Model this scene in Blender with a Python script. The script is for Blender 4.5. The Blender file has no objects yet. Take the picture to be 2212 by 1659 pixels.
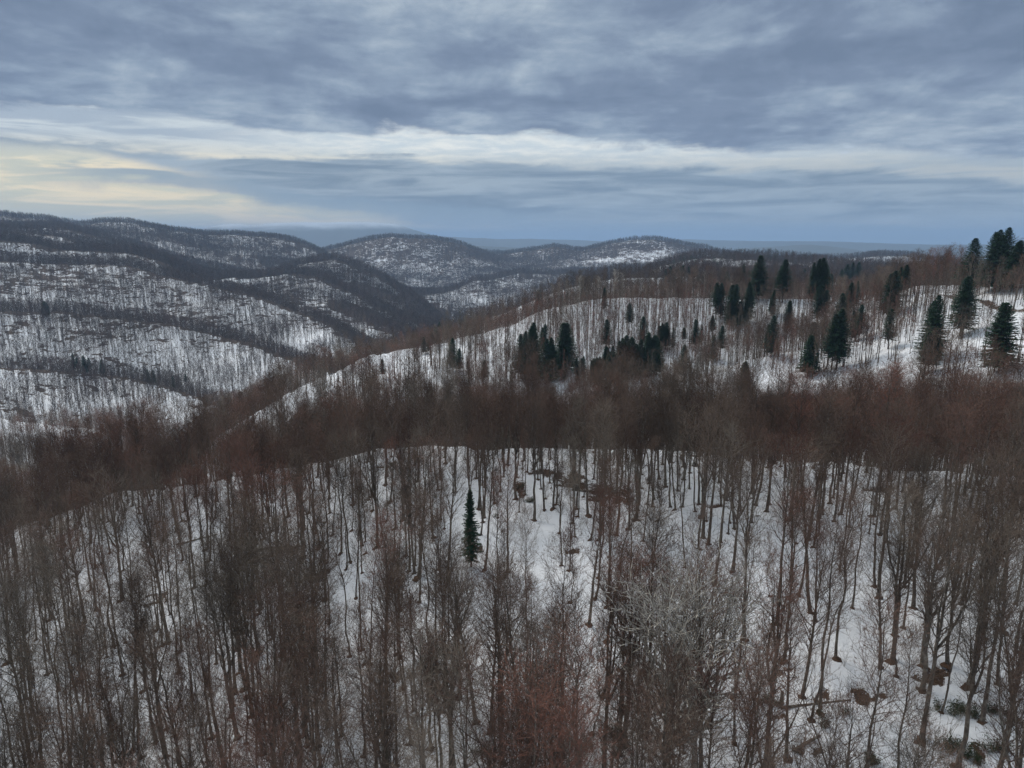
import bpy, math, random, os
import numpy as np
from mathutils import Matrix

rnd = random.Random(7)
S = bpy.context.scene
COL = S.collection

# ------------------------------------------------------------------ camera
CZ = 60.0                                # camera height; every height below is relative to it
FPX = 704.7                              # focal length in pixels of the 1024 px wide picture
PITCH = math.radians(11.6)
cam_d = bpy.data.cameras.new('camera')
cam = bpy.data.objects.new('camera', cam_d)
COL.objects.link(cam)
cam.location = (0, 0, CZ)
cam.rotation_euler = (math.pi / 2 - PITCH, 0, 0)
cam_d.sensor_width = 36.0
cam_d.lens = 36.0 * FPX / 1024.0
cam_d.clip_start = 0.5
cam_d.clip_end = 400000
S.camera = cam

# ------------------------------------------------------------------ render
S.view_settings.view_transform = 'Standard'
S.view_settings.look = 'None'
S.view_settings.exposure = 0.70
S.view_settings.gamma = 1.0
S.cycles.max_bounces = 4
S.cycles.diffuse_bounces = 3
S.cycles.glossy_bounces = 1
S.cycles.transmission_bounces = 1
S.cycles.volume_bounces = 2
S.cycles.transparent_max_bounces = 4
S.cycles.use_denoising = True
S.cycles.denoiser = 'OPENIMAGEDENOISE'
S.cycles.denoising_input_passes = 'RGB_ALBEDO_NORMAL'
S.cycles.denoising_prefilter = 'FAST'

# ------------------------------------------------------------------ directions of the photograph (x, y on a 2212 px wide copy)
K = 1024.0 / 2212.0
def ray(x, y):
    x = np.asarray(x, float) * K; y = np.asarray(y, float) * K
    xr = (x - 512) / FPX; yr = (384 - y) / FPX
    cp, sp = math.cos(PITCH), math.sin(PITCH)
    dx = xr; dy = cp + yr * sp; dz = -sp + yr * cp
    h = np.hypot(dx, dy)
    return np.arctan2(dx, dy), dz / h    # azimuth, tangent of elevation

# ------------------------------------------------------------------ node helpers
class NT:
    def __init__(s, tree): s.t = tree; s.n = tree.nodes; s.l = tree.links
    def node(s, typ, **kw):
        n = s.n.new(typ)
        for k, v in kw.items(): setattr(n, k, v)
        return n
    def put(s, sock, v):
        if isinstance(v, (int, float)): sock.default_value = v
        elif isinstance(v, (tuple, list)):
            sock.default_value = tuple(v) + ((1.0,) if len(sock.default_value) == 4 and len(v) == 3 else ())
        else: s.l.new(v, sock)
    def math(s, op, a, b=None, c=None, clamp=False):
        n = s.node('ShaderNodeMath', operation=op); n.use_clamp = clamp
        s.put(n.inputs[0], a)
        if b is not None: s.put(n.inputs[1], b)
        if c is not None: s.put(n.inputs[2], c)
        return n.outputs[0]
    def vmath(s, op, a, b=None):
        n = s.node('ShaderNodeVectorMath', operation=op)
        s.put(n.inputs[0], a)
        if b is not None: s.put(n.inputs[1], b)
        return n.outputs[0]
    def sstep(s, v, a, b):
        n = s.node('ShaderNodeMapRange', interpolation_type='SMOOTHSTEP')
        s.put(n.inputs[0], v); s.put(n.inputs[1], a); s.put(n.inputs[2], b)
        return n.outputs[0]
    def lin(s, v, a, b, c=0.0, d=1.0):
        n = s.node('ShaderNodeMapRange'); n.clamp = True
        for i, q in enumerate((v, a, b, c, d)): s.put(n.inputs[i], q)
        return n.outputs[0]
    def mix(s, f, a, b, mode='MIX'):
        n = s.node('ShaderNodeMix', data_type='RGBA', blend_type=mode)
        s.put(n.inputs[0], f); s.put(n.inputs[6], a); s.put(n.inputs[7], b)
        return n.outputs[2]
    def noise(s, vec, scale, detail=4, rough=0.55, dist=0.0):
        n = s.node('ShaderNodeTexNoise')
        s.put(n.inputs['Vector'], vec); n.inputs['Scale'].default_value = scale
        n.inputs['Detail'].default_value = detail; n.inputs['Roughness'].default_value = rough
        n.inputs['Distortion'].default_value = dist
        return n.outputs[0]
    def comb(s, x, y, z=0.0):
        n = s.node('ShaderNodeCombineXYZ'); s.put(n.inputs[0], x); s.put(n.inputs[1], y); s.put(n.inputs[2], z)
        return n.outputs[0]
    def curve(s, v, pts, lo, hi, ylo, yhi):
        """piecewise curve: v in lo..hi -> value, pts in real units"""
        n = s.node('ShaderNodeFloatCurve')
        s.put(n.inputs['Value'], s.lin(v, lo, hi))
        c = n.mapping.curves[0]
        P = [((a - lo) / (hi - lo), (b - ylo) / (yhi - ylo)) for a, b in pts]
        c.points[0].location = P[0]; c.points[1].location = P[-1]
        for p in P[1:-1]: c.points.new(*p)
        n.mapping.update()
        m = s.node('ShaderNodeMapRange'); m.clamp = False
        s.put(m.inputs[0], n.outputs[0])
        for i, q in ((1, 0.0), (2, 1.0), (3, ylo), (4, yhi)): m.inputs[i].default_value = q
        return m.outputs[0]

def lin3(r, g, b):
    f = lambda c: (c / 255 / 12.92) if c / 255 <= 0.04045 else ((c / 255 + 0.055) / 1.055) ** 2.4
    return (f(r), f(g), f(b))

# ------------------------------------------------------------------ sky: Nishita sky behind broken stratocumulus
SUN_AZ, SUN_EL = math.radians(-42), math.radians(44)
W = bpy.data.worlds.new('World'); S.world = W; W.use_nodes = True
def build_world():
    T = NT(W.node_tree); T.n.clear()
    out = T.node('ShaderNodeOutputWorld'); bg = T.node('ShaderNodeBackground')
    T.l.new(bg.outputs[0], out.inputs[0]); bg.inputs[1].default_value = 0.10
    sky = T.node('ShaderNodeTexSky', sky_type='NISHITA')
    sky.sun_disc = False; sky.sun_elevation = SUN_EL; sky.sun_rotation = SUN_AZ
    tc = T.node('ShaderNodeTexCoord'); sep = T.node('ShaderNodeSeparateXYZ')
    T.l.new(tc.outputs['Generated'], sep.inputs[0])
    x, y, z = sep.outputs
    az = T.math('MULTIPLY', T.math('ARCTAN2', x, y), 57.29578)          # degrees
    el = T.math('MULTIPLY', T.math('ARCSINE', z), 57.29578)
    # cloud-layer coordinates: a flat deck seen in perspective, soft clamp near the horizon
    zz = T.math('ADD', T.math('MAXIMUM', z, 0.0), 0.06)
    u = T.math('DIVIDE', x, zz); v = T.math('DIVIDE', y, zz)
    P = T.comb(u, v, 0.0)
    # bands run slightly down to the right: skew
    n_big = T.noise(P, 0.55, 6, 0.55, 0.3)
    n_mid = T.noise(T.vmath('ADD', P, (13.1, 4.2, 2.0)), 1.5, 6, 0.6, 0.4)
    n_fine = T.noise(T.vmath('ADD', P, (3.1, 14.2, 5.0)), 4.0, 5, 0.62, 0.2)
    A = T.comb(T.math('MULTIPLY', az, 0.045), T.math('MULTIPLY', T.math('ADD', el, T.math('MULTIPLY', az, 0.02)), 0.62), 1.3)
    n_str = T.noise(A, 1.0, 5, 0.6, 0.5)                                # streaks low over the horizon
    A2 = T.comb(T.math('MULTIPLY', az, 0.11), T.math('MULTIPLY', el, 1.1), 4.3)
    n_st2 = T.noise(A2, 1.0, 5, 0.62, 0.6)
    A3 = T.comb(T.math('MULTIPLY', az, 0.16), T.math('MULTIPLY', el, 0.30), 7.3)
    n_puf = T.noise(A3, 1.0, 7, 0.62, 0.5)
    def edge(pts):
        a, t = ray([p[0] for p in pts], [p[1] for p in pts])
        return T.curve(az, [(math.degrees(i), math.degrees(math.atan(j))) for i, j in zip(a, t)], -60, 60, -10, 40)
    def sn(n, amp):                                                     # noise centred on 0
        return T.math('MULTIPLY', T.math('SUBTRACT', n, 0.5), amp)
    el1 = T.math('ADD', T.math('ADD', el, sn(n_puf, 2.2)), T.math('ADD', sn(n_mid, 0.9), sn(n_fine, 1.1)))
    el2 = T.math('ADD', T.math('ADD', el, sn(n_st2, 2.0)), sn(n_puf, 1.8))
    # lower edge of the big deck
    e_deck = edge([(-400, 205), (0, 232), (300, 248), (560, 282), (800, 288), (1000, 294), (1300, 312), (1600, 328), (1850, 318), (2050, 334), (2212, 344), (2500, 350)])
    # upper edge of the lower bank, and its lower edge
    e_bt = edge([(-400, 280), (0, 290), (300, 315), (650, 336), (900, 336), (1200, 350), (1500, 356), (1900, 364), (2212, 390), (2500, 398)])
    e_bl = edge([(-400, 300), (0, 315), (200, 335), (420, 385), (600, 425), (850, 462), (1000, 476), (1300, 482), (1700, 482), (2212, 486), (2500, 488)])
    deck = T.sstep(T.math('SUBTRACT', T.math('ADD', el1, sn(n_str, 1.6)), e_deck), -0.15, 0.50)
    bank = T.math('MULTIPLY', T.sstep(T.math('SUBTRACT', e_bt, el2), -0.15, 0.55), T.sstep(T.math('SUBTRACT', el2, e_bl), -0.4, 0.7))
    # second thin dark bar inside the glow at the left
    e_c1 = edge([(-400, 330), (0, 345), (160, 354), (400, 372), (700, 420), (1000, 455), (1500, 480), (2212, 486), (2500, 490)])
    bar = T.math('MULTIPLY', T.sstep(T.math('SUBTRACT', e_c1, el2), -0.2, 0.4), T.sstep(T.math('SUBTRACT', T.math('SUBTRACT', el2, e_c1), -1.3), -0.3, 0.5))
    bar = T.math('MULTIPLY', bar, T.sstep(az, -37.0, -26.0))
    # colours (linear radiance)
    warm = T.math('SUBTRACT', 1.0, T.sstep(az, -30.0, 12.0))
    gl_ = T.math('MULTIPLY', T.sstep(az, -27.0, -9.0), 1.0)
    c_gap = T.mix(T.sstep(n_fine, 0.35, 0.7), lin3(178, 190, 198), lin3(210, 214, 212))
    c_gap = T.mix(gl_, T.mix(T.sstep(n_st2, 0.40, 0.62), lin3(138, 152, 168), lin3(176, 186, 192)), c_gap)
    c_low = T.mix(warm, lin3(148, 160, 170), lin3(186, 186, 164))       # haze veil low over the horizon
    lowstreak = T.mix(T.math('MULTIPLY', T.sstep(n_st2, 0.42, 0.62), T.math('ADD', T.math('MULTIPLY', warm, 0.80), 0.15)), c_low, lin3(230, 214, 176))
    lowstreak = T.mix(T.math('MULTIPLY', T.sstep(n_str, 0.5, 0.72), 0.55), lowstreak, lin3(120, 138, 155))
    lo_f = T.sstep(el, 4.6, 7.2)
    clear = T.mix(lo_f, lowstreak, c_gap)
    skyraw = T.mix(1.0, sky.outputs[0], (0.1, 0.1, 0.1), 'MULTIPLY')
    clear = T.mix(0.07, clear, skyraw)
    # deck shading: broad light and dark rolls, lighter towards the top right
    tr = T.math('MULTIPLY', T.sstep(el, 17.0, 27.0), T.sstep(az, 0.0, 34.0))
    dk = T.math('ADD', T.math('ADD', T.math('MULTIPLY', n_big, 0.66), T.math('MULTIPLY', n_mid, 0.44)), T.math('ADD', T.math('MULTIPLY', n_puf, 0.36), T.math('MULTIPLY', n_fine, 0.20)))
    dk = T.math('SUBTRACT', dk, 0.19)
    dk = T.math('ADD', dk, T.math('MULTIPLY', tr, 0.14))
    dk = T.math('ADD', dk, T.math('MULTIPLY', T.sstep(el, 19.0, 70.0), 0.30))
    n = T.node('ShaderNodeValToRGB'); T.l.new(dk, n.inputs[0])
    r = n.color_ramp; r.elements[0].position = 0.50; r.elements[0].color = lin3(92, 107, 130) + (1,)
    r.elements[1].position = 0.90; r.elements[1].color = lin3(188, 200, 212) + (1,)
    for p, c in ((0.60, (104, 119, 142)), (0.68, (122, 138, 158)), (0.78, (150, 164, 178))):
        e = r.elements.new(p); e.color = lin3(*c) + (1,)
    c_deck = n.outputs[0]
    c_bank = T.mix(T.sstep(n_st2, 0.32, 0.68), lin3(95, 113, 132), lin3(140, 156, 170))
    col = T.mix(T.math('MULTIPLY', bank, 0.95), clear, c_bank)
    col = T.mix(T.math('MULTIPLY', bar, 0.8), col, lin3(118, 138, 156))
    col = T.mix(deck, col, c_deck)
    # below the horizon the haze goes on
    col = T.mix(T.sstep(el, -0.2, 1.2), T.mix(warm, lin3(126, 146, 163), lin3(162, 170, 164)), col)
    col10 = T.mix(1.0, col, (8.9, 8.6, 8.2), 'MULTIPLY')             # the Background strength is 0.10
    T.l.new(col10, bg.inputs[0])
build_world()
W.cycles.sampling_method = 'MANUAL'; W.cycles.sample_map_resolution = 512

sun_d = bpy.data.lights.new('sun', 'SUN'); sun = bpy.data.objects.new('sun', sun_d); COL.objects.link(sun)
sun_d.energy = 1.45; sun_d.angle = math.radians(30); sun_d.color = (1.0, 0.94, 0.86)
sun.location = (0, 0, 300)
sun.rotation_euler = (math.pi / 2 - SUN_EL, 0, math.pi - SUN_AZ)

# ------------------------------------------------------------------ material helper
def mat(name):
    m = bpy.data.materials.new(name); m.use_nodes = True
    T = NT(m.node_tree); b = m.node_tree.nodes['Principled BSDF']
    b.inputs['Roughness'].default_value = 0.85
    b.inputs['Specular IOR Level'].default_value = 0.15
    return m, T, b

# ------------------------------------------------------------------ numpy noise
def _hash(ix, iy, seed):
    h = (ix.astype(np.int64) * 374761393 + iy.astype(np.int64) * 668265263 + seed * 1442695041) & 0xffffffff
    h = ((h ^ (h >> 13)) * 1274126177) & 0xffffffff
    return ((h ^ (h >> 16)) & 0xffff) / 65535.0
def vnoise(x, y, seed=0):
    ix = np.floor(x); iy = np.floor(y); fx = x - ix; fy = y - iy
    fx = fx * fx * fx * (fx * (fx * 6 - 15) + 10); fy = fy * fy * fy * (fy * (fy * 6 - 15) + 10)
    a = _hash(ix, iy, seed); b = _hash(ix + 1, iy, seed); c = _hash(ix, iy + 1, seed); d = _hash(ix + 1, iy + 1, seed)
    return (a + (b - a) * fx) * (1 - fy) + (c + (d - c) * fx) * fy
def fbm(x, y, sc, seed=0, oct=4, ridged=False):
    v = 0; a = 1.0; tot = 0
    for o in range(oct):
        n = vnoise(x / sc + 17.3 * o, y / sc - 9.1 * o, seed + o) * 2 - 1
        if ridged: n = 1 - 2 * np.abs(n)
        v = v + a * n; tot += a; a *= 0.5; sc *= 0.5
    return v / tot

# ------------------------------------------------------------------ terrain from ridge lines (azimuth, distance, slope of sight)
LW = 0.8                                  # weight of ln(distance) against azimuth
ctl = []
def add(a, t, d): ctl.append((a, math.log(d), t))
def resample(pts, step=22):
    out = []
    for p, q in zip(pts, pts[1:]):
        n = max(1, int(math.hypot(q[0] - p[0], q[1] - p[1]) / step))
        for i in range(n): out.append(tuple(p[j] + (q[j] - p[j]) * i / n for j in range(3)))
    out.append(pts[-1]); return out
def extend(pts):
    pts = list(pts)
    if pts[0][0] <= 0:
        p, q = pts[0], pts[1]; f = 260 / (q[0] - p[0])
        pts.insert(0, (p[0] - 260, p[1] + 0.5 * (p[1] - q[1]) * f, p[2] + (p[2] - q[2]) * f * 0.4))
    if pts[-1][0] >= 2212:
        p, q = pts[-1], pts[-2]; f = 260 / (p[0] - q[0])
        pts.append((p[0] + 260, p[1] + 0.4 * (p[1] - q[1]) * f, p[2] + (p[2] - q[2]) * f * 0.4))
    return pts
def crest(pts, z=False, drop=0.022, rat=1.07, front=True):
    """pts (x, y, d) of a ridge line as seen; z=True: third value is height below the camera"""
    if z:
        P = []
        for x, y, h in pts:
            a, t = ray(x, y); P.append((x, y, float(h / t)))
        pts = P
    for x, y, d in resample(extend(pts)):
        a, t = ray(x, y)
        add(a, t, d)
        if front: add(a, t - 0.012 * min(1.0, 300 / d + 0.6), d / 1.03)
        if drop: add(a, t - drop, d * rat)
def spots(pts, z=False):
    for x, y, h in extend(pts) if len(pts) > 1 else pts:
        a, t = ray(x, y); d = float(h / t) if z else h
        add(a, float(t), d)
# near wood, on a slope that falls to the left
for y, zs in ((1659, (-72, -66, -60, -57, -56)), (1520, (-75, -67, -59, -56, -55)), (1400, (-77, -67, -58, -55, -54)),
              (1280, (-79, -67, -57, -54, -53)), (1180, (-81, -67, -56.5, -53.5, -52)), (1090, (None, -66, -55.5, -53, -51.5))):
    spots([(x, y, h) for x, h in zip((0, 500, 1106, 1700, 2212), zs) if h], z=True)
L1 = [(0, 1160, -84), (60, 1130, -80), (240, 1067, -71), (430, 1042, -66.5), (560, 1020, -62.5), (700, 995, -58.5), (820, 971, -55.5), (960, 967, -54.5),
      (1200, 966, -54), (1400, 967, -53.5), (1490, 971, -53.5), (1560, 986, -53.5), (1700, 998, -52.5), (1900, 1009, -51.5), (2100, 1018, -50.5), (2212, 1023, -50)]
crest(L1, z=True, drop=0.03, rat=1.06)
# hollow behind and the foot of the opposite slope
spots([(300, 1100, 300), (500, 1060, 300), (700, 1030, 290), (900, 1010, 280), (1106, 1000, 265), (1400, 995, 260), (1700, 1008, 255), (2000, 1015, 250), (2212, 1020, 245)])
spots([(700, 1005, 345), (900, 990, 345), (1106, 985, 345), (1300, 985, 342), (1500, 980, 335), (1700, 968, 320), (1900, 952, 305), (2212, 940, 290)])
spots([(820, 910, 400), (960, 870, 405), (1106, 850, 400), (1300, 855, 392), (1486, 858, 382), (1700, 845, 368), (1900, 825, 350), (2100, 812, 335), (2212, 805, 325)])
crest([(475, 935, 390), (560, 885, 430), (665, 830, 480), (780, 773, 560), (880, 752, 600)], drop=0.015)
crest([(880, 757, 590), (1000, 730, 580), (1106, 702, 570), (1156, 677, 560), (1231, 655, 555), (1316, 645, 550), (1456, 643, 550), (1536, 644, 545), (1646, 645, 540), (1746, 648, 530), (1820, 650, 520)], drop=0.02, rat=1.06)
crest([(1486, 828, 388), (1606, 781, 418), (1746, 752, 445)], drop=0.008, rat=1.03)
spots([(1856, 649, 515), (1956, 640, 490), (2006, 634, 478), (2100, 656, 430), (2212, 670, 400)])
crest([(1900, 634, 560), (1990, 616, 520), (2100, 611, 480), (2212, 616, 450)], drop=0.02)
spots([(1900, 720, 425), (2050, 720, 400), (2212, 730, 370)])
# long forested spur crossing the picture
crest([(250, 1105, 320), (310, 1075, 350), (400, 1000, 420), (550, 893, 530), (645, 832, 620), (750, 792, 720), (900, 748, 820), (950, 731, 850), (1106, 668, 900), (1221, 620, 950),
       (1300, 607, 950), (1436, 598, 950), (1480, 595, 950), (1606, 615, 880), (1750, 630, 820), (1850, 638, 760), (1960, 632, 660)], drop=0.03, rat=1.08)
# spurs across the valley on the left
crest([(0, 975, 570), (75, 987, 555), (150, 1012, 530)]); spots([(0, 1045, 505), (75, 1058, 495), (150, 1075, 475)]); spots([(0, 1190, 400), (75, 1180, 400), (150, 1160, 390), (250, 1120, 360)]); spots([(0, 1215, 320), (100, 1190, 320), (200, 1140, 310)])
crest([(0, 903, 760), (100, 915, 740), (215, 928, 700), (300, 955, 640), (380, 992, 580)]); spots([(0, 985, 640), (150, 990, 600), (270, 1010, 550)])
crest([(0, 798, 1050), (150, 802, 1040), (240, 808, 1020), (350, 829, 950), (440, 859, 880), (520, 895, 790)]); spots([(0, 888, 880), (200, 910, 850), (350, 930, 770)])
crest([(0, 680, 1400), (125, 673, 1400), (250, 688, 1360), (350, 698, 1320), (475, 723, 1260), (575, 748, 1180), (640, 776, 1080), (710, 800, 980)]); spots([(0, 780, 1180), (200, 785, 1150), (400, 835, 1040), (550, 870, 930)])
crest([(0, 566, 2000), (150, 570, 2000), (280, 573, 1950), (350, 593, 1900), (425, 613, 1820), (500, 628, 1750), (575, 648, 1660), (650, 673, 1570), (725, 703, 1450), (765, 726, 1350), (830, 760, 1200)], drop=0.018)
spots([(0, 662, 1680), (250, 668, 1630), (450, 705, 1480), (600, 742, 1320), (690, 775, 1180)])
crest([(0, 523, 2350), (75, 533, 2330), (125, 548, 2300), (270, 550, 2300), (340, 566, 2200)], drop=0.008)
crest([(0, 500, 2800), (135, 508, 2750), (200, 533, 2650), (275, 543, 2600), (350, 565, 2500)], drop=0.012)
crest([(465, 606, 2200), (560, 601, 2250), (650, 593, 2250), (700, 600, 2200), (750, 628, 2100), (850, 678, 1900), (900, 698, 1800), (940, 712, 1650)], drop=0.006, rat=1.04)
spots([(550, 635, 1980), (700, 660, 1850), (800, 715, 1600), (880, 740, 1420)])
crest([(560, 606, 2650), (600, 596, 2700), (650, 573, 2700), (725, 563, 2700), (800, 590, 2600), (875, 630, 2450), (950, 688, 2200), (990, 720, 1900)], drop=0.016)
crest([(0, 492, 3350), (125, 500, 3300), (200, 515, 3250), (280, 533, 3200), (350, 555, 3100), (450, 582, 3000), (560, 598, 2900)], drop=0.01)
crest([(0, 471, 4300), (100, 478, 4300), (170, 492, 4300), (230, 482, 4300), (310, 489, 4300), (375, 499, 4300), (450, 509, 4300), (590, 515, 4300), (640, 524, 4300), (690, 548, 4200)], drop=0.012)
spots([(120, 490, 3800), (300, 528, 3700), (450, 560, 3500), (560, 580, 3400)])
crest([(620, 575, 5000), (660, 556, 5000), (700, 542, 5100), (750, 531, 5200), (840, 516, 5200), (925, 520, 5200), (1000, 531, 5200), (1050, 548, 5200)], drop=0.01)
spots([(700, 580, 4750), (780, 600, 4500), (900, 640, 4000), (1000, 600, 4350), (930, 600, 4400), (938, 672, 2700)])
crest([(1050, 547, 5500), (1106, 547, 5400), (1196, 535, 5300), (1251, 541, 5200), (1306, 527, 5200), (1371, 517, 5200), (1456, 526, 5200), (1521, 537, 5200), (1566, 552, 5100), (1640, 562, 5000)], drop=0.012)
spots([(1100, 577, 4750), (1250, 578, 4650), (1400, 578, 4650), (1160, 600, 4100), (1300, 590, 4300), (1450, 590, 4300), (1020, 655, 2900)])
crest([(965, 640, 3000), (1005, 615, 3200), (1060, 606, 3300), (1120, 592, 3400)], drop=0.008)
crest([(1420, 580, 1800), (1501, 561, 1800), (1606, 563, 1750), (1706, 570, 1700), (1826, 580, 1600), (1960, 596, 1450)], drop=0.012)
spots([(1606, 605, 1350), (1800, 612, 1200), (1300, 640, 1300)])
crest([(1660, 570, 4200), (1786, 566, 4000), (1886, 554, 4000), (1956, 554, 4000), (2000, 562, 4000), (2100, 580, 3900)], drop=0.012)
spots([(1850, 592, 2700), (2050, 600, 2600)])
crest([(1684, 556, 8000), (1709, 551, 8000), (1750, 556, 8000), (1790, 566, 8000)], drop=0.004, front=False)
crest([(860, 536, 14000), (940, 531, 14000), (1040, 533, 14000), (1130, 537, 14000), (1230, 545, 14000)], drop=0.006, front=False)
# the plain far below and the blue ranges beyond it
PLAIN = -430.0
crest([(1600, 537, 15000), (1696, 533, 15000), (1746, 529, 15000), (1790, 534, 15000), (1850, 541, 15000)], drop=0.004, front=False)
crest([(880, 521, 22000), (980, 517, 22000), (1106, 519, 22000), (1321, 521, 22000), (1430, 518, 22000), (1540, 520, 22000), (1650, 521, 22000), (1780, 522, 22000), (1900, 526, 22000), (2006, 530, 22000), (2212, 536, 22000)], drop=0.012, front=False)
crest([(0, 462, 21000), (60, 467, 21000), (120, 474, 21000), (180, 477, 21000), (260, 488, 21000), (330, 500, 21000), (400, 505, 21000), (440, 496, 21000), (480, 489, 21000), (510, 485, 21000), (545, 490, 21000), (575, 484, 21000), (660, 483, 21000),
       (740, 482, 21000), (800, 480, 21000), (850, 483, 21000), (880, 492, 21000), (930, 508, 21000), (1000, 522, 21000)], drop=0.02, front=False)
for x in range(-300, 2600, 60):
    a = float(ray(x, 400)[0])
    for d in (9500, 11500, 13000): add(a, PLAIN / d, d)
    for d in (18000,): add(a, PLAIN / d, d)
    if x > 1000: add(a, PLAIN / 26000, 26000); add(a, -0.013, 34000)
    add(a, -0.012, 50000); add(a, -0.008, 80000)
    add(a, -65 / 30.0, 30.0); add(a, -62 / 45.0, 45.0)
C = np.array(ctl); 
# drop doubled points
key = np.unique(np.round(C[:, :2] * [400, 200]), axis=0, return_index=True)[1]
C = C[key]
X = np.stack([C[:, 0], C[:, 1] * LW], 1)
D = np.sqrt(((X[:, None] - X[None]) ** 2).sum(-1) + 1e-6)
n = len(X)
A = np.zeros((n + 3, n + 3)); A[:n, :n] = D - 1e-4 * np.eye(n)
A[:n, n] = A[n, :n] = 1; A[:n, n + 1:] = X; A[n + 1:, :n] = X.T
wt = np.linalg.solve(A, np.concatenate([C[:, 2], [0, 0, 0]]))
def rbf(a, l):
    q = np.stack([a.ravel(), l.ravel() * LW], 1); out = np.empty(len(q))
    for i in range(0, len(q), 20000):
        s = q[i:i + 20000]
        d = np.sqrt((s[:, 0:1] - X[:, 0]) ** 2 + (s[:, 1:2] - X[:, 1]) ** 2 + 1e-6)
        out[i:i + 20000] = d @ wt[:n] + wt[n] + s @ wt[n + 1:]
    return out.reshape(a.shape)

LD0, LD1 = math.log(26.0), math.log(78000.0)
AZL = math.radians(46)
NA, ND = 780, 620
ga = np.linspace(-AZL, AZL, NA); gl = np.linspace(LD0, LD1, ND)
GA, GL = np.meshgrid(ga, gl, indexing='ij')
GD = np.exp(GL)
# the control net is smooth: evaluate on a coarser azimuth grid, then refine
ca = np.linspace(-AZL, AZL, 260)
CT = rbf(*np.meshgrid(ca, gl, indexing='ij'))
GT = np.empty((NA, ND))
for j in range(ND): GT[:, j] = np.interp(ga, ca, CT[:, j])
GX = GD * np.sin(GA); GY = GD * np.cos(GA)
GZ = GT * GD
def relief(x, y, d):
    z = 0.75 * fbm(x, y, 7, 1, 4) + 1.3 * fbm(x, y, 34, 5, 3) + np.clip((d - 260) / 200, 0, 1) * 1.6 * fbm(x, y, 22, 3, 3)
    far = np.clip((d - 500) / 1500, 0, 1)
    z = z + far * 9 * fbm(x, y, 240, 9, 4, True) * np.clip((12000 - d) / 4000, 0, 1)
    z = z + np.clip((d - 1500) / 3000, 0, 1) * 17 * fbm(x, y, 650, 19, 5, True) * np.clip((12000 - d) / 4000, 0, 1)
    z = z + np.clip((d - 12000) / 6000, 0, 1) * 55 * fbm(x, y, 3200, 29, 5, True)
    return z
GZ = GZ + relief(GX, GY, GD)
def bilin(F, x, y):
    a = np.arctan2(x, y); l = np.log(np.hypot(x, y))
    i = np.clip((a + AZL) / (2 * AZL) * (NA - 1), 0, NA - 1.001); j = np.clip((l - LD0) / (LD1 - LD0) * (ND - 1), 0, ND - 1.001)
    i0 = i.astype(int); j0 = j.astype(int); fi = i - i0; fj = j - j0
    return (F[i0, j0] * (1 - fi) + F[i0 + 1, j0] * fi) * (1 - fj) + (F[i0, j0 + 1] * (1 - fi) + F[i0 + 1, j0 + 1] * fi) * fj
def ground(x, y): return bilin(GZ, np.asarray(x, float), np.asarray(y, float)) + CZ
TT = GZ / GD
RUN = np.maximum.accumulate(TT, axis=1)                   # how high the ground in front reaches, seen from the camera

def pix_ground(x, y, dmin=30, dmax=9000):
    """the ground point that picture point x, y (2212 px copy) looks at"""
    a, t = ray(x, y); a = float(a); t = float(t)
    ls = np.linspace(math.log(dmin), math.log(dmax), 3000); ds = np.exp(ls)
    tt = bilin(GZ, ds * math.sin(a), ds * math.cos(a)) / ds
    k = np.argmax(tt >= t)
    if tt[k] < t: return None
    return ds[k] * math.sin(a), ds[k] * math.cos(a)

# full ring mesh: fine in view, coarse round the back
def mesh_obj(name, verts, faces, mats, parent=None, smooth=True, data_only=False, attrs=None, mat_idx=None):
    me = bpy.data.meshes.new(name)
    v = np.asarray(verts, np.float32).reshape(-1, 3)
    if isinstance(faces, np.ndarray):
        faces = [faces]
    faces = [f for f in faces if len(f)]
    sizes = np.concatenate([np.full(len(f), f.shape[1], np.int32) for f in faces])
    flat = np.concatenate([f.ravel() for f in faces]).astype(np.int32)
    me.vertices.add(len(v)); me.vertices.foreach_set('co', v.ravel())
    me.loops.add(len(flat)); me.loops.foreach_set('vertex_index', flat)
    me.polygons.add(len(sizes)); me.polygons.foreach_set('loop_start', np.concatenate([[0], np.cumsum(sizes)[:-1]]).astype(np.int32))
    me.update(calc_edges=True)
    if smooth: me.polygons.foreach_set('use_smooth', np.ones(len(sizes), bool))
    for m in (mats if isinstance(mats, (list, tuple)) else [mats]): me.materials.append(m)
    if mat_idx is not None: me.polygons.foreach_set('material_index', mat_idx.astype(np.int32))
    for k, arr in (attrs or {}).items():
        at = me.attributes.new(k, 'FLOAT', 'POINT'); at.data.foreach_set('value', np.asarray(arr, np.float32))
    me.validate()
    if data_only: return me
    o = bpy.data.objects.new(name, me); COL.objects.link(o)
    if parent: o.parent = parent
    return o

back = np.radians(np.concatenate([np.arange(46, 180, 4.0), np.arange(180, 314, 4.0)]))[1:]
edge_r = GZ[-1] / GD[-1]; edge_l = GZ[0] / GD[0]
f = np.linspace(0, 1, len(back) + 2)[1:-1][:, None]
sm = f * f * (3 - 2 * f)
bd = np.exp(gl)[None, :]
BX = bd * np.sin(back)[:, None]; BY = bd * np.cos(back)[:, None]
bell = np.sin(np.pi * f) ** 0.5
gen = (-62 - 0.02 * np.minimum(bd, 9000) ) / bd
BT = (edge_r * (1 - sm) + edge_l * sm) * (1 - 0.75 * bell) + gen * 0.75 * bell
BZ = BT * bd + relief(BX, BY, bd) * bell + (1 - bell) * 0
AX = np.concatenate([GX, BX]); AY = np.concatenate([GY, BY]); AZ_ = np.concatenate([GZ, BZ])
NR = len(AX)

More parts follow.
